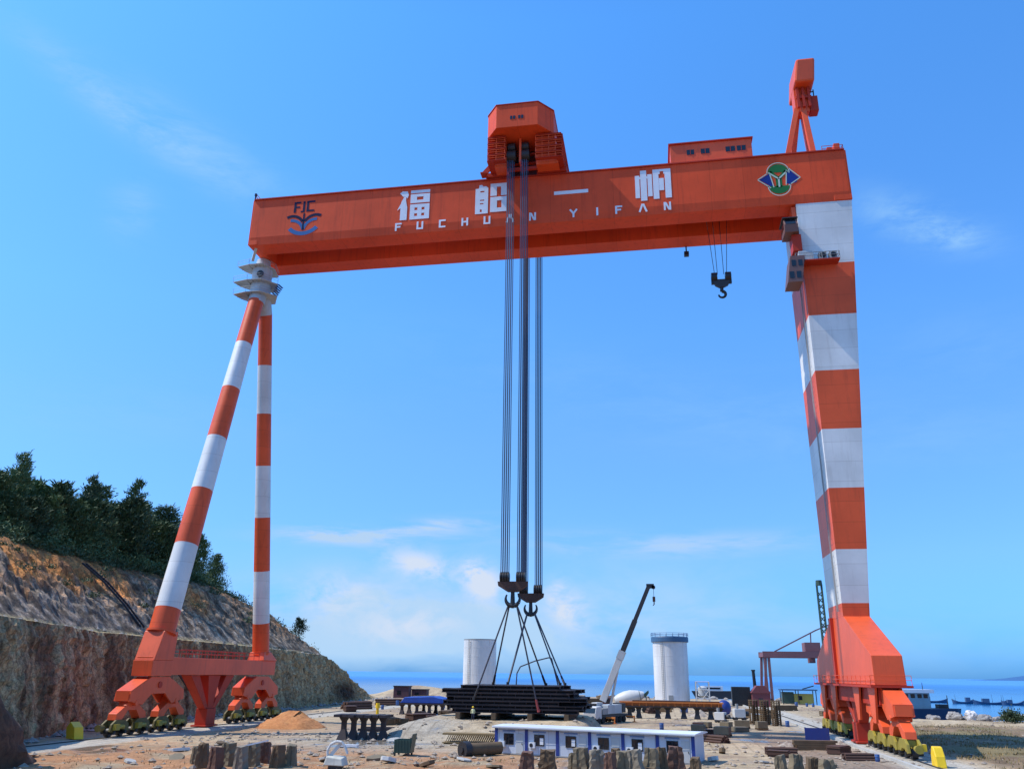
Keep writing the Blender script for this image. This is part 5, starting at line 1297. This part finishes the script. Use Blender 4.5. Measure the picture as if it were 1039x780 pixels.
for (x, y, L, lb_, sd) in ((187.5, 300, 13, 'leftmost slim dark fishing boat far out on the blue water', 1), (197.5, 292, 9, 'short dark fishing boat second from the left, far out', 2), (206.5, 286, 14, 'longest dark fishing boat in the middle of the far row', 3), (213.5, 281, 9, 'dark fishing boat with a tall cabin right of the longest one', 4), (219.5, 272, 10, 'rightmost dark fishing boat at the edge of the view', 8)):
    fboat(x, y, L, lb_, sd)

# ------------------------------------------------------------------ boulders
def boulder(sc, seed, mat):
    import bmesh
    bm = bmesh.new(); bmesh.ops.create_icosphere(bm, subdivisions=3, radius=1)
    for v in bm.verts:
        p = v.co.copy(); q = Vector((p.x+seed*7.1, p.y, p.z))
        k = 1+.35*noise.fractal(q*1.1, 1, 2, 4)
        cell = noise.cell(q*1.6)*.12
        v.co = Vector((p.x*sc[0], p.y*sc[1], p.z*sc[2]))*(k+cell)
    me = bpy.data.meshes.new('boulder'); bm.to_mesh(me); bm.free(); me.materials.append(mat); return me
bms = [boulder((1, .8, .7), i, ROCK) for i in range(5)]
for i in range(46):
    t_ = i/45; x = 119+t_*74+U(-1.5, 1.5); y = (92 if x < 124 else (86+ (x-130)*.14))+U(-2.2, 1.8)-(2 if x > 124 else 0)
    o = bpy.data.objects.new('boulder', bms[i % 5]); col.objects.link(o); k = U(.6, 1.45)
    o.location = (x, y, .25+U(-.1, .3)); o.scale = (k, k, k*U(.8, 1.1)); o.rotation_euler = (U(-.3, .3), U(-.3, .3), U(0, 6))
    tag(o, 'grey brown boulder in the rough rock line along the right shore', 'boulder', 'boulders along the right shore')
o = bpy.data.objects.new('white_boulder', boulder((1.15, .9, 1.15), 9, ROCKW)); col.objects.link(o); o.location = (131.8, 81.5, .8); tag(o, 'large pinkish white boulder standing out on the right shore', 'boulder')
for i in range(34):
    t_ = i/33; x = -4+t_*120+U(-2, 2); y = lerpt([(-10, 199), (41, 224), (79, 220), (116, 210)], x)+U(-2, 1)
    o = bpy.data.objects.new('boulder', bms[i % 5]); col.objects.link(o); k = U(.6, 1.3); o.location = (x, y, .1); o.scale = (k*1.3, k, k*.9); o.rotation_euler.z = U(0, 6)
    tag(o, 'pale boulder on the far shoreline behind the yard', 'boulder', 'boulders along the far shore')

# loose stones scattered in the yard, one object
mb = MB()
ico = [(0, 0, 1), (.9, 0, .3), (.3, .85, .3), (-.75, .5, .3), (-.7, -.55, .25), (.3, -.85, .3), (0, 0, -.4)]
icf = [(0, 1, 2), (0, 2, 3), (0, 3, 4), (0, 4, 5), (0, 5, 1), (6, 2, 1), (6, 3, 2), (6, 4, 3), (6, 5, 4), (6, 1, 5)]
for i in range(8500):
    if random.random() < .6: x = U(8, 100); y = U(-60, 0)
    else: x = U(-12, 150); y = U(-20, 150)
    if -15 < x-1.8 < 0 and 0: continue
    s = .06+.42*random.random()**4
    if noise.noise(Vector((x*.1, y*.1, 4))) < -.1 and random.random() < .7: continue
    z = gz(x, y) if random.random() < .999 else 0
    if z < -.5: continue
    a = U(0, 6.3); c_, s_ = math.cos(a), math.sin(a); k = [U(.6, 1.3) for _ in range(3)]
    mb.add([(x+s*k[0]*(p[0]*c_-p[1]*s_), y+s*k[1]*(p[0]*s_+p[1]*c_), z+s*.7*k[2]*p[2]) for p in ico], icf)
o = mb.build('loose_stones', STONE, fixn=False); tag(o, 'small loose stones scattered over the bare yard', 'stones', kind='stuff')
# cliff debris
mb = MB()
for i in range(1500):
    y = U(-40, 160); x = lerpt(BX, y)+abs(random.gauss(0, 1.6))+.3; s = .15+.7*random.random()**4; z = 0
    if random.random() < .45: x2, z = hillz(2.9+U(0, 2.4), y); x = x2; s *= .7
    a = U(0, 6.3); c_, s_ = math.cos(a), math.sin(a); k = [U(.6, 1.3) for _ in range(3)]
    mb.add([(x+s*k[0]*(p[0]*c_-p[1]*s_), y+s*k[1]*(p[0]*s_+p[1]*c_), z+s*.8*k[2]*p[2]) for p in ico], icf)
o = mb.build('cliff_debris', ROCK, fixn=False); tag(o, 'rock rubble along the foot and bench of the cut cliff', 'rubble', kind='stuff')

DB = [(19.2, -42), (21.5, -38), (26.4, -41.5), (24.7, -34), (36.1, -37), (39.9, -33.4), (42.6, -38), (46.5, -38.5), (48.6, -33), (52.5, -38), (17.0, -30), (18.4, -24), (35.4, -13), (38.6, -20), (72.5, -25), (74.0, -16), (77.5, -25), (83, -27), (71, -3), (66.5, -37)]
SL = []
for k in range(4):
    mb = MB(); pts = []
    m_ = 7
    for i in range(m_):
        a = 2*PI*i/m_; pts.append(((1+.35*noise.noise(Vector((k*3, i, 1))))*math.cos(a)*1.1, (1+.4*noise.noise(Vector((k*3, i, 7))))*math.sin(a)*.7))
    mb.prism(pts, 2, 0, .16+.05*k); o = mb.build('broken_slab', (CONCP, CONC, PALE, CONCB)[k], bevel=.03); SL.append(o)
for i, (x, y) in enumerate(DB):
    k = i % 4; o = SL[k] if i < 4 else SL[k].copy()
    if i >= 4: col.objects.link(o)
    o.location = (x, y, gz(x, y)+.06); s_ = U(.5, 1.15); o.scale = (s_, s_, U(.8, 1.6)); o.rotation_euler = (U(-.28, .28), U(-.28, .28), U(0, 6))
    tag(o, ('pale broken concrete slab lying on the bare foreground soil', 'brownish broken concrete slab lying on the bare foreground soil', 'whitish broken sheet lying on the bare foreground soil', 'dark brown broken slab lying on the bare foreground soil')[k], 'slab', ('pale broken slabs in the foreground', 'brownish broken slabs in the foreground', 'whitish broken sheets in the foreground', 'dark broken slabs in the foreground')[k])

# ------------------------------------------------------------------ yard clutter
def crate():
    mb = MB(); mb.b(-.9, .9, -.6, .6, .12, 1.2, 0)
    for z in (.12, .62, 1.08): mb.b(-.94, .94, -.64, -.602, z, z+.12, 1); mb.b(-.94, .94, .602, .64, z, z+.12, 1)
    for x in (-.9, 0, .78): mb.b(x, x+.12, -.66, -.642, .1, 1.22, 1)
    mb.b(-.9, .9, -.55, -.4, 0, .118, 1); mb.b(-.9, .9, .4, .55, 0, .118, 1); return mb.build('timber_crate', [CONC, CONCB])
def pipes():
    mb = MB()
    for k, n_ in enumerate((5, 4, 3)):
        for i in range(n_):
            y = (i-(n_-1)/2)*.46; mb.cyl((-2.6+U(-.2, .2), y, .24+k*.4), (2.6+U(-.2, .2), y, .24+k*.4), .22, .22, 12)
    return mb.build('pipe_bundle', RUST, smooth=True)
def plates():
    mb = MB()
    for k in range(7): a = U(-.12, .12); mb.b(-1.7+a, 1.7+a, -1+a, 1+a, .14*k+.12, .14*k+.235)
    mb.b(-1.4, -1.2, -1, 1, 0, .118); mb.b(1.2, 1.4, -1, 1, 0, .118); return mb.build('plate_stack', RUST)
def drum():
    return MB().lathe([(.3, 0), (.31, .02), (.31, .3), (.325, .32), (.31, .34), (.31, .6), (.325, .62), (.31, .64), (.31, .9), (.3, .92)], (0, 0, 0), 20).build('oil_drum', bpy.data.materials['clutter_blue'], smooth=True)
def heap():
    mb = MB(); n_ = 18; vs = []
    for r_ in range(6):
        for i in range(n_):
            a = 2*PI*i/n_; t_ = r_/5; rr = t_*2*(1+.3*noise.noise(Vector((math.cos(a), math.sin(a), 5)))); vs.append((rr*math.cos(a), rr*math.sin(a), .9*(1-t_)**1.2+.2*noise.noise(Vector((rr*math.cos(a)*1.5, rr*math.sin(a)*1.5, 2)))-.2*t_))
    mb.add(vs, [(r_*n_+i, r_*n_+(i+1) % n_, (r_+1)*n_+(i+1) % n_, (r_+1)*n_+i) for r_ in range(5) for i in range(n_)]); return mb.build('rubble_heap', STONE)
def beams():
    mb = MB()
    for k in range(4):
        for i in range(3): mb.b(-3+U(-.4, .4), 3+U(-.4, .4), -.7+i*.5, -.3+i*.5, k*.34+.02, k*.34+.33)
    return mb.build('timber_stack', CONCB)
paint('clutter_blue', (.03, .09, .26), .5, .4)
KIND = [(crate, 'brown timber crate standing in the cluttered yard', 'crate', 'timber crates in the yard'), (pipes, 'bundle of rusty pipes lying in the cluttered yard', 'pipe bundle', 'rusty pipe bundles in the yard'),
        (plates, 'stack of rusty steel plates lying in the cluttered yard', 'plate stack', 'rusty plate stacks in the yard'), (drum, 'dark blue oil drum standing in the cluttered yard', 'drum', 'oil drums in the yard'),
        (heap, 'low heap of stony rubble in the yard', 'heap', 'low rubble heaps in the yard'), (beams, 'stack of dark timber baulks in the cluttered yard', 'timber stack', 'timber stacks in the yard')]
PR = {}
SP = []
rc_ = random.Random(8)
for i in range(26): SP.append((rc_.uniform(64, 89), rc_.uniform(18, 128)))
for i in range(16): SP.append((rc_.uniform(-6, 22), rc_.uniform(60, 150)))
for i in range(10): SP.append((rc_.uniform(24, 36), rc_.uniform(18, 46)))
for i in range(12): SP.append((rc_.uniform(72, 90), rc_.uniform(-20, 16)))
for i in range(12): SP.append((rc_.uniform(20, 60), rc_.uniform(120, 200)))
for i in range(9): SP.append((rc_.uniform(99, 118), rc_.uniform(62, 150)))
for i, (x, y) in enumerate(SP):
    if abs(x-71) < 7 and abs(y-138) < 9 or abs(x-14) < 8 and abs(y-139) < 9: continue
    if 58 < x < 81 and 56 < y < 64 or 52 < x < 67 and 33 < y < 52 or 84 < x < 99 and y > 136 or 15 < x < 26 and 50 < y < 62: continue
    k = rc_.choice((0, 1, 2, 3, 3, 4, 4, 5, 5, 1)); f_, lb_, ct_, g_ = KIND[k]
    if k not in PR: PR[k] = f_(); o = PR[k]
    else: o = PR[k].copy(); col.objects.link(o)
    sc2 = rc_.uniform(.8, 1.4) if k != 3 else rc_.uniform(1.0, 1.4)
    if y < 24: sc2 *= .62
    o.location = (x, y, gz(x, y)-.03); o.rotation_euler.z = rc_.uniform(0, 6.3); o.scale = (sc2,)*3; tag(o, lb_, ct_, g_)

# ------------------------------------------------------------------ weathered foreground blocks
def block(wd, h, dp, seed):
    rr = random.Random(seed); mb = MB(); lev = 7; pts = []
    for k in range(lev+1):
        t_ = k/lev; z = h*t_; sx = wd/2*(1-.36*t_+rr.uniform(-.05, .05)); sy = dp/2*(1-.1*t_)
        ring = []
        for (a, b) in ((-1, -1), (-.35, -1.04), (-.3, -.9), (.25, -.9), (.3, -1.03), (1, -1), (1, 1), (-1, 1)):
            ring.append((a*sx+rr.uniform(-.04, .04)*wd, b*sy+rr.uniform(-.04, .04)*wd, z+(rr.uniform(-.10, .10) if k == lev else 0)))
        pts += ring
    fs = [tuple(range(7, -1, -1)), tuple(lev*8+i for i in range(8))]
    for k in range(lev):
        for i in range(8): fs.append((k*8+i, k*8+(i+1) % 8, (k+1)*8+(i+1) % 8, (k+1)*8+i))
    mb.add(pts, fs); return mb
BLK = [(27.38, -43.77, 2.0, 1.1, 'bL'), (29.91, -46.17, 2.0, 0.9, 'rL'), (28.87, -42.11, 2.0, 1.3, 'cL'), (31.85, -45.52, 2.0, 1.0, 'pL'), (31.4, -42.4, 2.0, 1.2, 'cL'), (31.42, -40.05, 2.0, 1.1, 'rL'), (34.32, -43.63, 2.0, 1.0, 'bL'), (34.94, -42.32, 2.0, 1.1, 'cL'), (56.13, -42.56, 2.0, 1.4, 'r1'), (57.58, -40.11, 2.0, 1.7, 'b2'), (60.42, -38.14, 2.0, 1.5, 'cM'), (61.86, -38.71, 2.0, 1.6, 'pM'), (63.12, -41.26, 2.0, 1.0, 'rM'), (64.06, -39.99, 2.0, 1.2, 'cM'), (65.09, -37.65, 2.0, 1.5, 'pM'), (66.46, -36.15, 2.0, 1.4, 'cM'), (67.42, -34.75, 2.0, 1.0, 'bM'), (68.6, -33.25, 2.0, 1.8, 'rM'), (77.27, -39.53, 2.0, 1.0, 'cR'), (78.58, -38.2, 2.0, 1.2, 'cR'), (79.47, -40.62, 2.0, 1.1, 'bR'), (80.46, -42.01, 2.0, 1.3, 'cR'), (25.94, -42.12, 1.6, 0.8944192358949739, 'cL'), (30.58, -39.44, 1.6, 0.8079268705892295, 'rL'), (59.73, -37.38, 1.6, 1.0801224547501007, 'cM'), (63.16, -32.01, 1.6, 1.3144600243892097, 'bM'), (66.95, -31.87, 1.6, 1.213487801206565, 'rM'), (70.31, -38.8, 1.6, 1.0012207426243307, 'bR'), (80.61, -37.38, 1.6, 0.9268038621796171, 'bR')]
for i, (x, y, h, wd, kind) in enumerate(BLK):
    mat = {'c': CONC, 'b': CONCB, 'r': CONCR, 'p': CONCM}[kind[0]]
    o = block(wd, h, 1.1, i).build('weathered_block', mat, bevel=.05); o.location = (x, y, -.1); o.rotation_euler = (U(-.05, .05), U(-.06, .06), U(-.35, .35))
    if kind[1] == 'L': lb_, g_ = 'weathered upright block in the left foreground row', 'left row of weathered blocks'
    elif kind[1] == 'M': lb_, g_ = 'weathered upright block in the long foreground row in front of the office', 'row of weathered blocks before the office'
    elif kind[1] == 'R': lb_, g_ = 'weathered upright block in the foreground right of the office', 'right row of weathered blocks'
    else: lb_, g_ = {'1': ('lone reddish brown block with a slanting top left of the office row', None), '2': ('second reddish brown block, wider and paler, before the office windows', None)}[kind[1]]
    tag(o, lb_, 'block', g_)

# dark earth bank at the left edge
mb = MB(); n_ = 30; lev = 20; vs = []
for k in range(lev+1):
    t_ = k/lev; rb_ = lerpt([(0, 4.7), (.35, 3.3), (.5, 2.3), (.62, 1.9), (1, 1.0)], t_)
    for i in range(n_):
        a = 2*PI*i/n_; rr = rb_*(1+.25*noise.fractal(Vector((math.cos(a)*1.5, math.sin(a)*1.5, t_*4.2)), 1, 2, 5))
        vs.append((9.0+rr*math.cos(a)-.6*t_, -51+rr*math.sin(a)*1.5, -.5+t_*11.0+(.5*noise.noise(Vector((a, 2, 3))) if k == lev else 0)))
fs = [(k*n_+i, k*n_+(i+1) % n_, (k+1)*n_+(i+1) % n_, (k+1)*n_+i) for k in range(lev) for i in range(n_)]+[tuple(lev*n_+i for i in range(n_))]
mb.add(vs, fs); o = mb.build('earth_bank', rockm('dark_earth', (.045, .020, .010), (.17, .075, .035), 1.0), smooth=True); tag(o, kind='structure')

# drainage stair down the slope
ds = thing('slope_stairway', (-20, 16, 13), 'dark stairway running diagonally down the orange slip on the cut slope', 'stairway')
pA = Vector(hillz(20, 6)+(0,)); 
def hp(d, y, up=.5): x, z = hillz(d, y); return Vector((x, y, z+up))
STP = [hp(17.5, 15, 1.0), hp(13, 15.5, 1.3), hp(9, 16.2, 1.2), hp(5.5, 17, .8)]
mb = MB()
for a, b in zip(STP, STP[1:]):
    for s in (-.55, .55): mb.bar(a+Vector((0, s, 0)), b+Vector((0, s, 0)), .16, .3)
mb.build('stringer', BLACKP, ds)
mb = MB()
for a, b in zip(STP, STP[1:]):
    for k in range(9): p = a.lerp(b, k/9); mb.bx(p, (.3, 1.0, .08))
mb.build('tread', RUST, ds)
st2 = thing('lower_stairway', (-13, 20, 0), 'dark steel stairway leaning down the cliff foot behind the left bogies', 'stairway')
mb = MB()
for s in (-.6, .6): mb.bar(Vector((-12.0, 8+s, 13.4)), Vector((-9.5, 25+s, 0.1)), .2, .5)
mb.build('stringer', BLACKP, st2)
mb = MB()
for k in range(26): p = Vector((-12.0, 8, 13.4)).lerp(Vector((-9.5, 25, .2)), k/26); mb.bx(p, (.9, 1.1, .08))
mb.build('tread', DARK, st2)

# ------------------------------------------------------------------ person by the stack
def person(x, y, z):
    root = thing('person', (x, y, z), 'worker in a pale yellow vest standing in front of the dark beam stack', 'person')
    J = {'pel': (0, 0, .95), 'che': (0, 0, 1.32), 'nek': (0, 0, 1.50), 'hed': (0, -.01, 1.62), 'top': (0, -.01, 1.70),
         'sL': (.19, 0, 1.43), 'eL': (.25, .02, 1.16), 'hL': (.24, -.08, .93), 'fL': (.24, -.11, .83), 'sR': (-.19, 0, 1.43), 'eR': (-.27, .02, 1.16), 'hR': (-.24, -.10, .95), 'fR': (-.23, -.13, .85),
         'lL': (.10, 0, .90), 'kL': (.12, -.01, .50), 'aL': (.13, .02, .09), 'tL': (.14, -.14, .04), 'lR': (-.10, 0, .90), 'kR': (-.12, -.02, .50), 'aR': (-.13, .0, .09), 'tR': (-.14, -.16, .04)}
    rad = {'pel': .15, 'che': .17, 'nek': .055, 'hed': .09, 'top': .085, 'sL': .07, 'sR': .07, 'eL': .045, 'eR': .045, 'hL': .032, 'hR': .032, 'fL': .03, 'fR': .03, 'lL': .095, 'lR': .095, 'kL': .065, 'kR': .065, 'aL': .045, 'aR': .045, 'tL': .045, 'tR': .045}
    E = [('pel', 'che'), ('che', 'nek'), ('nek', 'hed'), ('hed', 'top'), ('che', 'sL'), ('sL', 'eL'), ('eL', 'hL'), ('hL', 'fL'), ('che', 'sR'), ('sR', 'eR'), ('eR', 'hR'), ('hR', 'fR'), ('pel', 'lL'), ('lL', 'kL'), ('kL', 'aL'), ('aL', 'tL'), ('pel', 'lR'), ('lR', 'kR'), ('kR', 'aR'), ('aR', 'tR')]
    ks = list(J); me = bpy.data.meshes.new('body'); me.from_pydata([J[k] for k in ks], [(ks.index(a), ks.index(b)) for a, b in E], [])
    o = bpy.data.objects.new('body', me); col.objects.link(o); o.parent = root
    s = o.modifiers.new('skin', 'SKIN')
    for k, v in zip(ks, me.skin_vertices[0].data): v.radius = (rad[k], rad[k]*.8)
    me.skin_vertices[0].data[0].use_root = True
    sb = o.modifiers.new('sub', 'SUBSURF'); sb.levels = 1; sb.render_levels = 2
    # cloth colours by height
    n = NT('clothed_figure'); tc_ = n.node('ShaderNodeTexCoord'); sp_ = n.node('ShaderNodeSeparateXYZ'); n.l.new(tc_.outputs['Object'], sp_.inputs[0])
    c1 = n.mix(n.ramp(sp_.outputs[2], .499, .501), (1, 1, 1), (1, 1, 1))
    mr = n.node('ShaderNodeMapRange'); mr.inputs[2].default_value = 2; n.l.new(sp_.outputs[2], mr.inputs[0])
    rp = n.node('ShaderNodeValToRGB'); rp.color_ramp.interpolation = 'CONSTANT'; e_ = rp.color_ramp.elements
    e_[0].color = (.03, .03, .03, 1); e_[1].position = .05; e_[1].color = (.05, .055, .09, 1)
    for p_, c_ in ((.475, (.80, .74, .40, 1)), (.755, (.35, .20, .13, 1))): k = e_.new(p_); k.color = c_
    n.l.new(mr.outputs[0], rp.inputs[0]); n.base(rp.outputs[0]); n.rough(.8); me.materials.append(n.m)
    h = MB().lathe([(.16, 1.665), (.155, 1.69), (.125, 1.70), (.12, 1.76), (.07, 1.82), (.01, 1.835)], (0, -.01, 0), 20).build('hard_hat', YEL, root, smooth=True, world=False)
    return root
person(43.4, -5.2, 2.2)

# ------------------------------------------------------------------ trees and scrub
def leafm(name, a, b):
    n = NT(name); f = n.noise(.7, 4, .6); f2 = n.noise(6, 3, .6)
    oi = n.node('ShaderNodeObjectInfo'); k_ = n.mix(oi.outputs['Random'], a, tuple(x*1.25 for x in b)); n.base(n.mix(n.ramp(f2, .3, .7), n.mix(n.ramp(f, .35, .65), k_, b), k_)); n.rough(.7)
    return n.m
LEAF = leafm('conifer_foliage', (.022, .050, .020), (.095, .145, .045))
LEAF2 = leafm('scrub_foliage', (.018, .035, .012), (.06, .09, .03))
BARK = rockm('bark', (.035, .025, .018), (.09, .065, .05), 3)
def conifer(H, seed, lean=0, sparse=1.0, width=.23):
    rr = random.Random(seed)
    tm = MB(); lm = MB()
    def ax(t): return Vector((lean*H*t*t, .04*H*math.sin(t*3+seed)*t, H*t))
    for k in range(8):
        tm.cyl(ax(k/8), ax((k+1)/8), .017*H*(1-k/8)+.03, .017*H*(1-(k+1)/8)+.03, 7)
    nb_ = int(64*sparse)
    for i in range(nb_):
        t = .14+.84*(i/nb_)**.9; p = ax(t); L = H*width*(1-t)**.62*rr.uniform(.55, 1.2)+.35
        a = rr.uniform(0, 2*PI); up = rr.uniform(.15, .65)
        d = Vector((math.cos(a), math.sin(a), up)).normalized()
        e_ = p+d*L; tm.cyl(p, e_, .04+.008*L, .012, 4, cap=False)
        m_ = int((30+L*26)*1.0)
        for j in range(m_):
            u = rr.uniform(.15, 1.08)**.8; q = p+d*L*u
            sp_ = .20*L+.14
            q += Vector((rr.gauss(0, sp_), rr.gauss(0, sp_), rr.gauss(0, sp_*.8)))
            dirn = (d+Vector((rr.gauss(0, .5), rr.gauss(0, .5), rr.uniform(-.1, .9)))).normalized()
            ln = rr.uniform(.28, .66); wd = rr.uniform(.05, .12)
            s_ = dirn.cross(Vector((rr.gauss(0, 1), rr.gauss(0, 1), rr.gauss(0, 1)))).normalized()*wd
            lm.add([q-s_, q+s_, q+dirn*ln+s_*.3, q+dirn*ln-s_*.3], [(0, 1, 2, 3)])
    return tm, lm
prot = []
for i, (H, wd, sp_) in enumerate(((12, .30, 1.0), (13, .26, 1.0), (11, .34, 1.1), (14, .21, .72), (10, .36, 1.1))):
    tm, lm = conifer(H, 31+i, U(-.04, .04), sp_, wd); prot.append((H, tm, lm))
meshes = []
for H, tm, lm in prot:
    to = tm.build('trunk', BARK, smooth=True, fixn=False); lo = lm.build('crown', LEAF, fixn=False)
    meshes.append((H, to.data, lo.data)); bpy.data.objects.remove(to); bpy.data.objects.remove(lo)
EXTRA = [(-47-(i*37 % 9), -6+i*4.4, 37.5+(i*53 % 5)*.9, 0) for i in range(15)]
TR = [(-46, 12.4, 45.1, 1), (-46, 32.3, 45.4, 1), (-46, 46.5, 47.8, 1), (-46, 59.8, 44.1, 1), (-46, 7.3, 40.2, 1), (-46, 22.3, 41.4, 1), (-43, 71.2, 39.2, 1), (-43, 80.4, 35.7, 1), (-54.8, 12.7, 39.7, 0), (-55.5, 17.7, 40.4, 0), (-55.7, 19.5, 41.5, 0), (-50.7, 18.2, 43.1, 0), (-53.3, 25.3, 42.7, 0), (-51.3, 27.5, 42.2, 0), (-54.6, 36.0, 40.9, 0), (-50.8, 35.3, 41.4, 0), (-50.0, 39.3, 44.7, 0), (-51.3, 47.7, 42.6, 0), (-51.7, 54.0, 44.1, 0), (-54.1, 63.2, 45.4, 0), (-54.1, 68.0, 42.4, 0), (-51.8, 73.9, 41.1, 0), (-50.9, 77.0, 41.7, 0), (-53.6, 88.5, 40.4, 0), (-42.0, -1.0, 34.7, 0), (-42.4, 2.9, 34.6, 0), (-43.1, 6.3, 36.4, 0), (-41.1, 6.7, 35.5, 0), (-41.1, 11.0, 36.4, 0), (-42.7, 16.5, 37.3, 0), (-41.5, 16.6, 38.0, 0), (-43.3, 24.6, 38.6, 0), (-42.0, 27.2, 37.6, 0), (-43.3, 31.2, 39.7, 0), (-43.4, 35.9, 36.5, 0), (-43.8, 41.7, 41.6, 0), (-42.8, 42.6, 42.6, 0), (-43.8, 52.6, 39.1, 0), (-42.0, 53.9, 39.0, 0), (-41.4, 57.4, 38.8, 0), (-41.5, 66.8, 32.5, 0), (-42.6, 72.8, 31.8, 0)]
SPEC = {0: 'tall ragged conifer spire at the far left of the cliff top wood', 1: 'ragged conifer spire rising second from the left in the cliff top wood', 2: 'thin ragged conifer spire third from the left in the cliff top wood',
        3: 'conifer just left of the striped leg in the cliff top wood', 6: 'conifer at the right end of the cliff top wood', 7: 'bushy conifer furthest right behind the striped flexible leg'}
for i, (X, Y, ZT_, k) in enumerate(TR+EXTRA):
    if i > 7 and (Y > 72 or (X < -50 and Y > 64)): continue
    base = 27.6 if Y < 62 else lerpt(HC, Y)-.4
    Ht = ZT_-base+.8; pi = 3 if (k and i < 3) else (i*7+3) % 5
    if k and i >= 3: pi = (0, 2, 4, 1, 0)[i-3]
    H, td, ld = meshes[pi]; s = Ht/H
    o = thing('conifer_tree', (X, Y, base-.5), SPEC.get(i, 'dark green conifer in the dense wood on top of the cut cliff'), 'tree', None if i in SPEC else 'conifers in the wood on top of the cliff')
    sx = s*(1.15 if not (k and i < 3) else .85)
    for nm, dta in (('trunk', td), ('crown', ld)):
        c_ = bpy.data.objects.new(nm, dta); col.objects.link(c_); c_.parent = o
    wmin = .62 if Y > 66 else .85; o.scale = (max(sx*(.8 if Y > 66 else 1), wmin), max(sx*(.8 if Y > 66 else 1), wmin), s); o.rotation_euler.z = U(0, 6.3)
def small_tree(x, y, z, H, lb_, sp_=.35):
    tm, lm = conifer(H, 77, .05, sp_, .42); tm.v = [tuple(Vector(v)+Vector((x, y, z))) for v in tm.v]; lm.v = [tuple(Vector(v)+Vector((x, y, z))) for v in lm.v]
    o = thing('small_tree', (x, y, z), lb_, 'tree'); tm.build('trunk', BARK, o, fixn=False); lm.build('crown', LEAF2, o, fixn=False)
small_tree(*(-36, 118.7, 17.2, 5.2), 'lone thin sapling standing on the bare ridge right of the striped legs')
# scrub along the ridge and upper slope
mb = MB()
def tuft(x, y, z, r_, n_, h=1):
    for j in range(n_):
        q = Vector((x+random.gauss(0, r_*.5), y+random.gauss(0, r_*.5), z+abs(random.gauss(0, r_*.4*h))))
        d = Vector((random.gauss(0, .6), random.gauss(0, .6), U(.1, 1))).normalized(); ln = U(.2, .5)*(.6+r_*.4)
        s_ = d.cross(Vector((random.gauss(0, 1), random.gauss(0, 1), random.gauss(0, 1)))).normalized()*U(.06, .16)
        mb.add([q-s_, q+s_, q+d*ln+s_*.3, q+d*ln-s_*.3], [(0, 1, 2, 3)])
for i in range(420):
    y = U(-10, 166); d = random.choice((U(21, 27), U(21, 27), U(10, 22)))
    if y < 60 and d < 20 and random.random() < .75: continue
    x, z = hillz(d, y); tuft(x, y, z+(.04*(d-24) if d > 24 else 0), U(.6, 1.7), 60)
o = mb.build('scrub', LEAF2, fixn=False); tag(o, 'low green scrub growing along the cliff ridge', 'scrub', kind='stuff')
# dense undergrowth behind the first trees
mb = MB()
for i in range(340):
    y = U(-6, 74); x = -37.5-U(0, 8); z = 28 if y < 62 else lerpt(HC, y)
    tuft(x, y, z, U(1.3, 2.2), 75, 1.6)
o = mb.build('undergrowth', LEAF, fixn=False); tag(o, 'dark dense undergrowth beneath the cliff top conifers', 'undergrowth', kind='stuff')
# dry grass right field
n = NT('dry_grass'); n.base(n.mix(n.ramp(n.noise(.35, 4), .35, .65), (.17, .145, .05), (.32, .21, .10))); n.rough(.9)
mb = MB()
for i in range(15000):
    x = 99+abs(random.gauss(0, 26)); y = U(-34, 56)
    if noise.noise(Vector((x*.13, y*.13, 1))) < -.08: continue
    z = gz(x, y); h = U(.12, .42); a = U(0, 6.3); w_ = U(.03, .08)
    c_, s_ = math.cos(a)*w_, math.sin(a)*w_; lx, ly = random.gauss(0, .12), random.gauss(0, .12)
    mb.add([(x-c_, y-s_, z-.02), (x+c_, y+s_, z-.02), (x+lx, y+ly, z+h)], [(0, 1, 2)])
for i in range(1600):
    x = U(10, 60); y = U(-56, -30)
    if noise.noise(Vector((x*.2, y*.2, 6))) < .12: continue
    z = gz(x, y); h = U(.1, .3); a = U(0, 6.3); w_ = .05; c_, s_ = math.cos(a)*w_, math.sin(a)*w_
    mb.add([(x-c_, y-s_, z-.02), (x+c_, y+s_, z-.02), (x+random.gauss(0, .1), y+random.gauss(0, .1), z+h)], [(0, 1, 2)])
o = mb.build('dry_grass', n.m, fixn=False); tag(o, 'dry brown grass on the rough field right of the crane', 'grass', kind='stuff')
o = bpy.data.objects.new('bush', bpy.data.meshes.new('bush'))
mb = MB()
for i in range(14): tuft(134+U(-1.4, 1.4), 66+U(-1, 1), .3+U(0, 1.6), 1.2, 90)
single(mb, 'bush', LEAF2, 'round green bush at the right edge of the shore road', 'bush', base=(134, 66, 0), fixn=False)

# ------------------------------------------------------------------ rails and kerb
mb = MB()
for X in (-.0, 93.6):
    mb.b(X-.09, X+.09, -34, 190, .03, .12)
o = mb.build('crane_rail', DARK); tag(o, kind='structure')
mb = MB()
y = -60
while y < 190:
    mb.b(90.95, 91.30, y, y+5.96, -.1, .34+0*U(0, .02)); y += 6
o = mb.build('kerb', CONCP, bevel=.03); tag(o, kind='structure')
